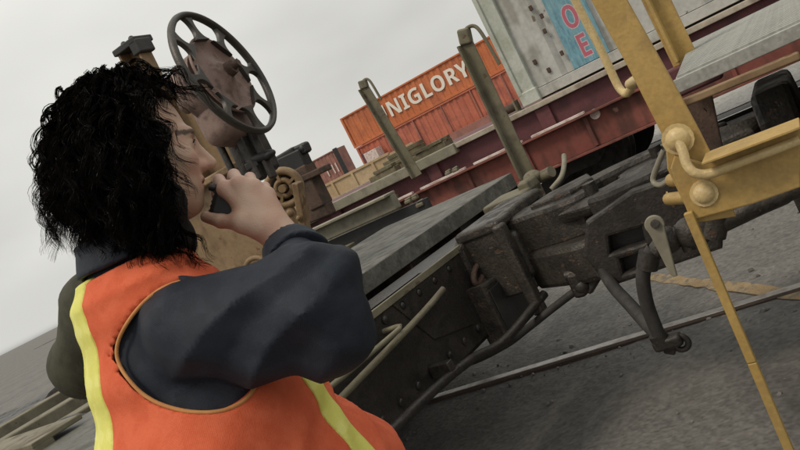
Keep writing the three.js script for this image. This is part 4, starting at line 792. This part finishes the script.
  band('hem_tape', (x, y, z) => Math.max(y - (T - .575), T - .605 - y), M.stripe);
  { const pts = []; for (let i = 0; i < 72; i++) { const a = i / 72 * 6.2832, y = T - .098 + .1005 * Math.sin(a), z = -.01 + .090 * Math.cos(a); let x = .30; while (x > .06 && vestBase(x, y, z) > 0) x -= .0015; if (x > .07) pts.push(V(x - .001, y, z)); }
    const sm3 = pts.map((p, i) => { const q = V(0, 0, 0); for (let k = -2; k <= 2; k++) q.add(pts[(i + k + pts.length) % pts.length]); return q.multiplyScalar(.2); });
    part('edge_tape', new THREE.TubeGeometry(new THREE.CatmullRomCurve3(sm3, true), 160, .0031, 8, true), M.trim, vest, false); }
  // ---- trousers and boots
  part('trousers', nets((x, y, z) => { let d = Math.max(bodyT(x, y, z) - .02, y - (T - .45)); for (const l of legs) { d = smin(d, cap(l[0], l[1], .10, .078)(x, y, z), .03); d = smin(d, cap(l[1], l[2], .078, .066)(x, y, z), .03); } return d - wrink(x, y, z, .005); }, [-.28, G + .04, -.22], [.28, T - .42, .22], .013), M.trouser, per, false);
  for (const l of legs) part('boot', nets((x, y, z) => Math.max(smin(cap(V(l[2].x, G + .10, .0), V(l[2].x, G + .16, .0), .055, .052)(x, y, z), cap(V(l[2].x, G + .05, .02), V(l[2].x, G + .045, -.16), .05, .045)(x, y, z), .03), G - y), [l[2].x - .1, G - .02, -.25], [l[2].x + .1, G + .24, .12], .009), M.black, per, false);
  // ---- hair: a dark core and many curled locks
  const coreF = (x, y, z) => {
    const X = x - hd.x, Y = y - hd.y, Z = z - hd.z; hv.set(X, Y, Z).applyQuaternion(hi);
    let d = ell(V(0, .034, .020), .082, .091, .084)(hv.x, hv.y, hv.z); d = smin(d, smax(ell(V(.0, -.075, .004), .088, .115, .066)(X, Y, Z), -.020 - Z, .02), .05);
    // keep the face free
    const fz = ell(V(0, -.040, -.115), .10, .105, .088)(hv.x, hv.y, hv.z); d = smax(d, -fz, .015); d = smax(d, Math.min(-.014 - Z, -.045 - Y), .015);
    return d - .011 * n3(x * 26, y * 22, z * 26);
  };
  const hair = part('hair', nets(coreF, [hd.x - .17, hd.y - .25, hd.z - .17], [hd.x + .17, hd.y + .17, hd.z + .2], .006), M.hairCore, per, false);
  const hp = [], hn = [], hidx = []; const rh = mulberry(21), r2 = (a, b) => a + (b - a) * rh();
  function strand(pts, r, tw) {           // a flat, slowly turning ribbon
    const base = hp.length / 3, n = pts.length;
    for (let i = 0; i < n; i++) {
      const a = pts[Math.max(0, i - 1)], b = pts[Math.min(n - 1, i + 1)]; const t = b.clone().sub(a).normalize(); const s = new THREE.Vector3().crossVectors(t, Math.abs(t.y) < .9 ? V(0, 1, 0) : V(1, 0, 0)).normalize(), u = new THREE.Vector3().crossVectors(t, s); const rad = r * (1 - .8 * Math.pow(i / (n - 1), 2)), w = tw + i * .12;
      const d = s.clone().multiplyScalar(Math.cos(w)).addScaledVector(u, Math.sin(w)), nn = s.multiplyScalar(-Math.sin(w)).addScaledVector(u, Math.cos(w));
      for (const k of [-1, 1]) { hp.push(pts[i].x + d.x * rad * k, pts[i].y + d.y * rad * k, pts[i].z + d.z * rad * k); hn.push(nn.x + d.x * k * .7, nn.y + d.y * k * .7, nn.z + d.z * k * .7); }
      if (i) { const a0 = base + (i - 1) * 2; hidx.push(a0, a0 + 1, a0 + 2, a0 + 1, a0 + 3, a0 + 2); }
    }
  }
  let made = 0, tries = 0;
  while (made < 1900 && tries++ < 20000) {
    // root on the scalp
    const th0 = r2(0, 6.2832), cy = r2(-.45, 1), sy = Math.sqrt(Math.max(0, 1 - cy * cy)); const n = V(Math.cos(th0) * sy, cy, Math.sin(th0) * sy);
    if (n.z < -.35 && n.y < .62) continue; if (n.z < -.75) continue;
    const low = rh() < .42; if (low && (n.z < -.55 || n.y > .6)) continue;
    const root = low ? V(hd.x + n.x * .086, hd.y - .075 + n.y * .112, hd.z + .004 + n.z * .064) : hw(V(n.x * .085, .034 + n.y * .093, .006 + n.z * .098));
    const nw = low ? n.clone() : n.clone().applyQuaternion(hq);
    const len = low ? r2(.06, .125) : r2(.10, .18), curlR = r2(.0045, .0105), turns = r2(14, 24), ph = r2(0, 6.28), wild = rh() < .035 ? r2(1.15, 1.5) : 1;
    const c0 = root.clone(), vel = nw.clone().multiplyScalar(.25 * wild).add(V(r2(-.4, .4), r2(-.2, .25), r2(-.4, .4))); const cl = [], steps = 15; let cur = c0.clone();
    for (let i = 0; i < steps; i++) { cl.push(cur.clone()); vel.y -= .15 / wild; const dn = vel.clone().normalize(); cur = cur.clone().addScaledVector(dn, len / steps);
      // stay outside the core
      let d = coreF(cur.x, cur.y, cur.z); if (d < .004) { const e = .004; const gx = coreF(cur.x + e, cur.y, cur.z) - d, gy = coreF(cur.x, cur.y + e, cur.z) - d, gz = coreF(cur.x, cur.y, cur.z + e) - d, gl = Math.hypot(gx, gy, gz) || 1; const push = .006 - d; cur.x += gx / gl * push; cur.y += gy / gl * push; cur.z += gz / gl * push; } }
    // hide nothing of the face: skip locks that wander in front of it
    const bad = cl.some(q => { hv.copy(q).sub(hd).applyQuaternion(hi); return hv.z < -.030 && hv.y < .060 && hv.y > -.125 && Math.abs(hv.x) < .12; }); if (bad) continue;
    made++;
    for (let s = 0; s < 17; s++) { const dr = r2(.72, 1.18), dp = ph + r2(-.3, .3), sp = .0032, jx = V(r2(-sp, sp), r2(-sp, sp), r2(-sp, sp)), tw = r2(0, 6.28); const pts = [], N = 26;
      for (let i = 0; i < N; i++) { const f = i / (N - 1) * (steps - 1), k = Math.min(steps - 2, Math.floor(f)), q = cl[k].clone().lerp(cl[k + 1], f - k); const t = cl[k + 1].clone().sub(cl[k]).normalize(); const sx = new THREE.Vector3().crossVectors(t, V(.3, .2, .93)).normalize(), ux = new THREE.Vector3().crossVectors(t, sx); const a = dp + turns * 1.2 * (i / (N - 1)) * len * 4.2, rr0 = curlR * dr * Math.min(1, i / 4); pts.push(q.addScaledVector(sx, Math.cos(a) * rr0).addScaledVector(ux, Math.sin(a) * rr0).addScaledVector(jx, .35 + i / N * 1.5)); }
      strand(pts, r2(.0004, .0008), tw); }
  }
  const hg = new THREE.BufferGeometry(); hg.setAttribute('position', new THREE.Float32BufferAttribute(hp, 3)); hg.setAttribute('normal', new THREE.Float32BufferAttribute(hn, 3)); hg.setIndex(hidx);
  part('curls', hg, M.hair, hair, false, { kind: 'stuff' });

  // ---- the radio, lying in the palm with its end at the mouth
  const a = P(213, 199, 1.342), b = P(262, 212, 1.350), ax = b.clone().sub(a).normalize();
  const up = P(212, 184, 1.342).sub(P(210, 216, 1.342)); up.addScaledVector(ax, -up.dot(ax)).normalize(); const oz = new THREE.Vector3().crossVectors(ax, up);
  const rad = thing('handheld_radio', 'black handheld two-way radio held at the mouth', 'radio', [0, 0, 0]); rad.position.copy(a.clone().add(b).multiplyScalar(.5)); rad.updateMatrixWorld(true);
  const BM = new THREE.Matrix4().makeBasis(ax, up, oz).setPosition(a); const putr = g => { g.applyMatrix4(BM); return g; };
  const rb = new RoundedBoxGeometry(.098, .054, .032, 3, .009); rb.translate(.049, 0, 0); part('case', putr(rb), M.plastic, rad);
  const gr = []; for (let i = 0; i < 6; i++) gr.push(putr(box(.0008, -.02 + i * .008, 0, .003, .0035, .022, .001))); part('speaker_grille', gr, M.rubber, rad);
  const kb = new THREE.CylinderGeometry(.006, .007, .012, 12); kb.rotateZ(Math.PI / 2); kb.translate(-.005, .018, .0); part('knob', putr(kb), M.plastic, rad);
  const pt = new RoundedBoxGeometry(.035, .006, .014, 2, .002); pt.translate(.02, .030, 0); part('talk_button', putr(pt), M.rubber, rad);
}

renderer.render(scene, camera);
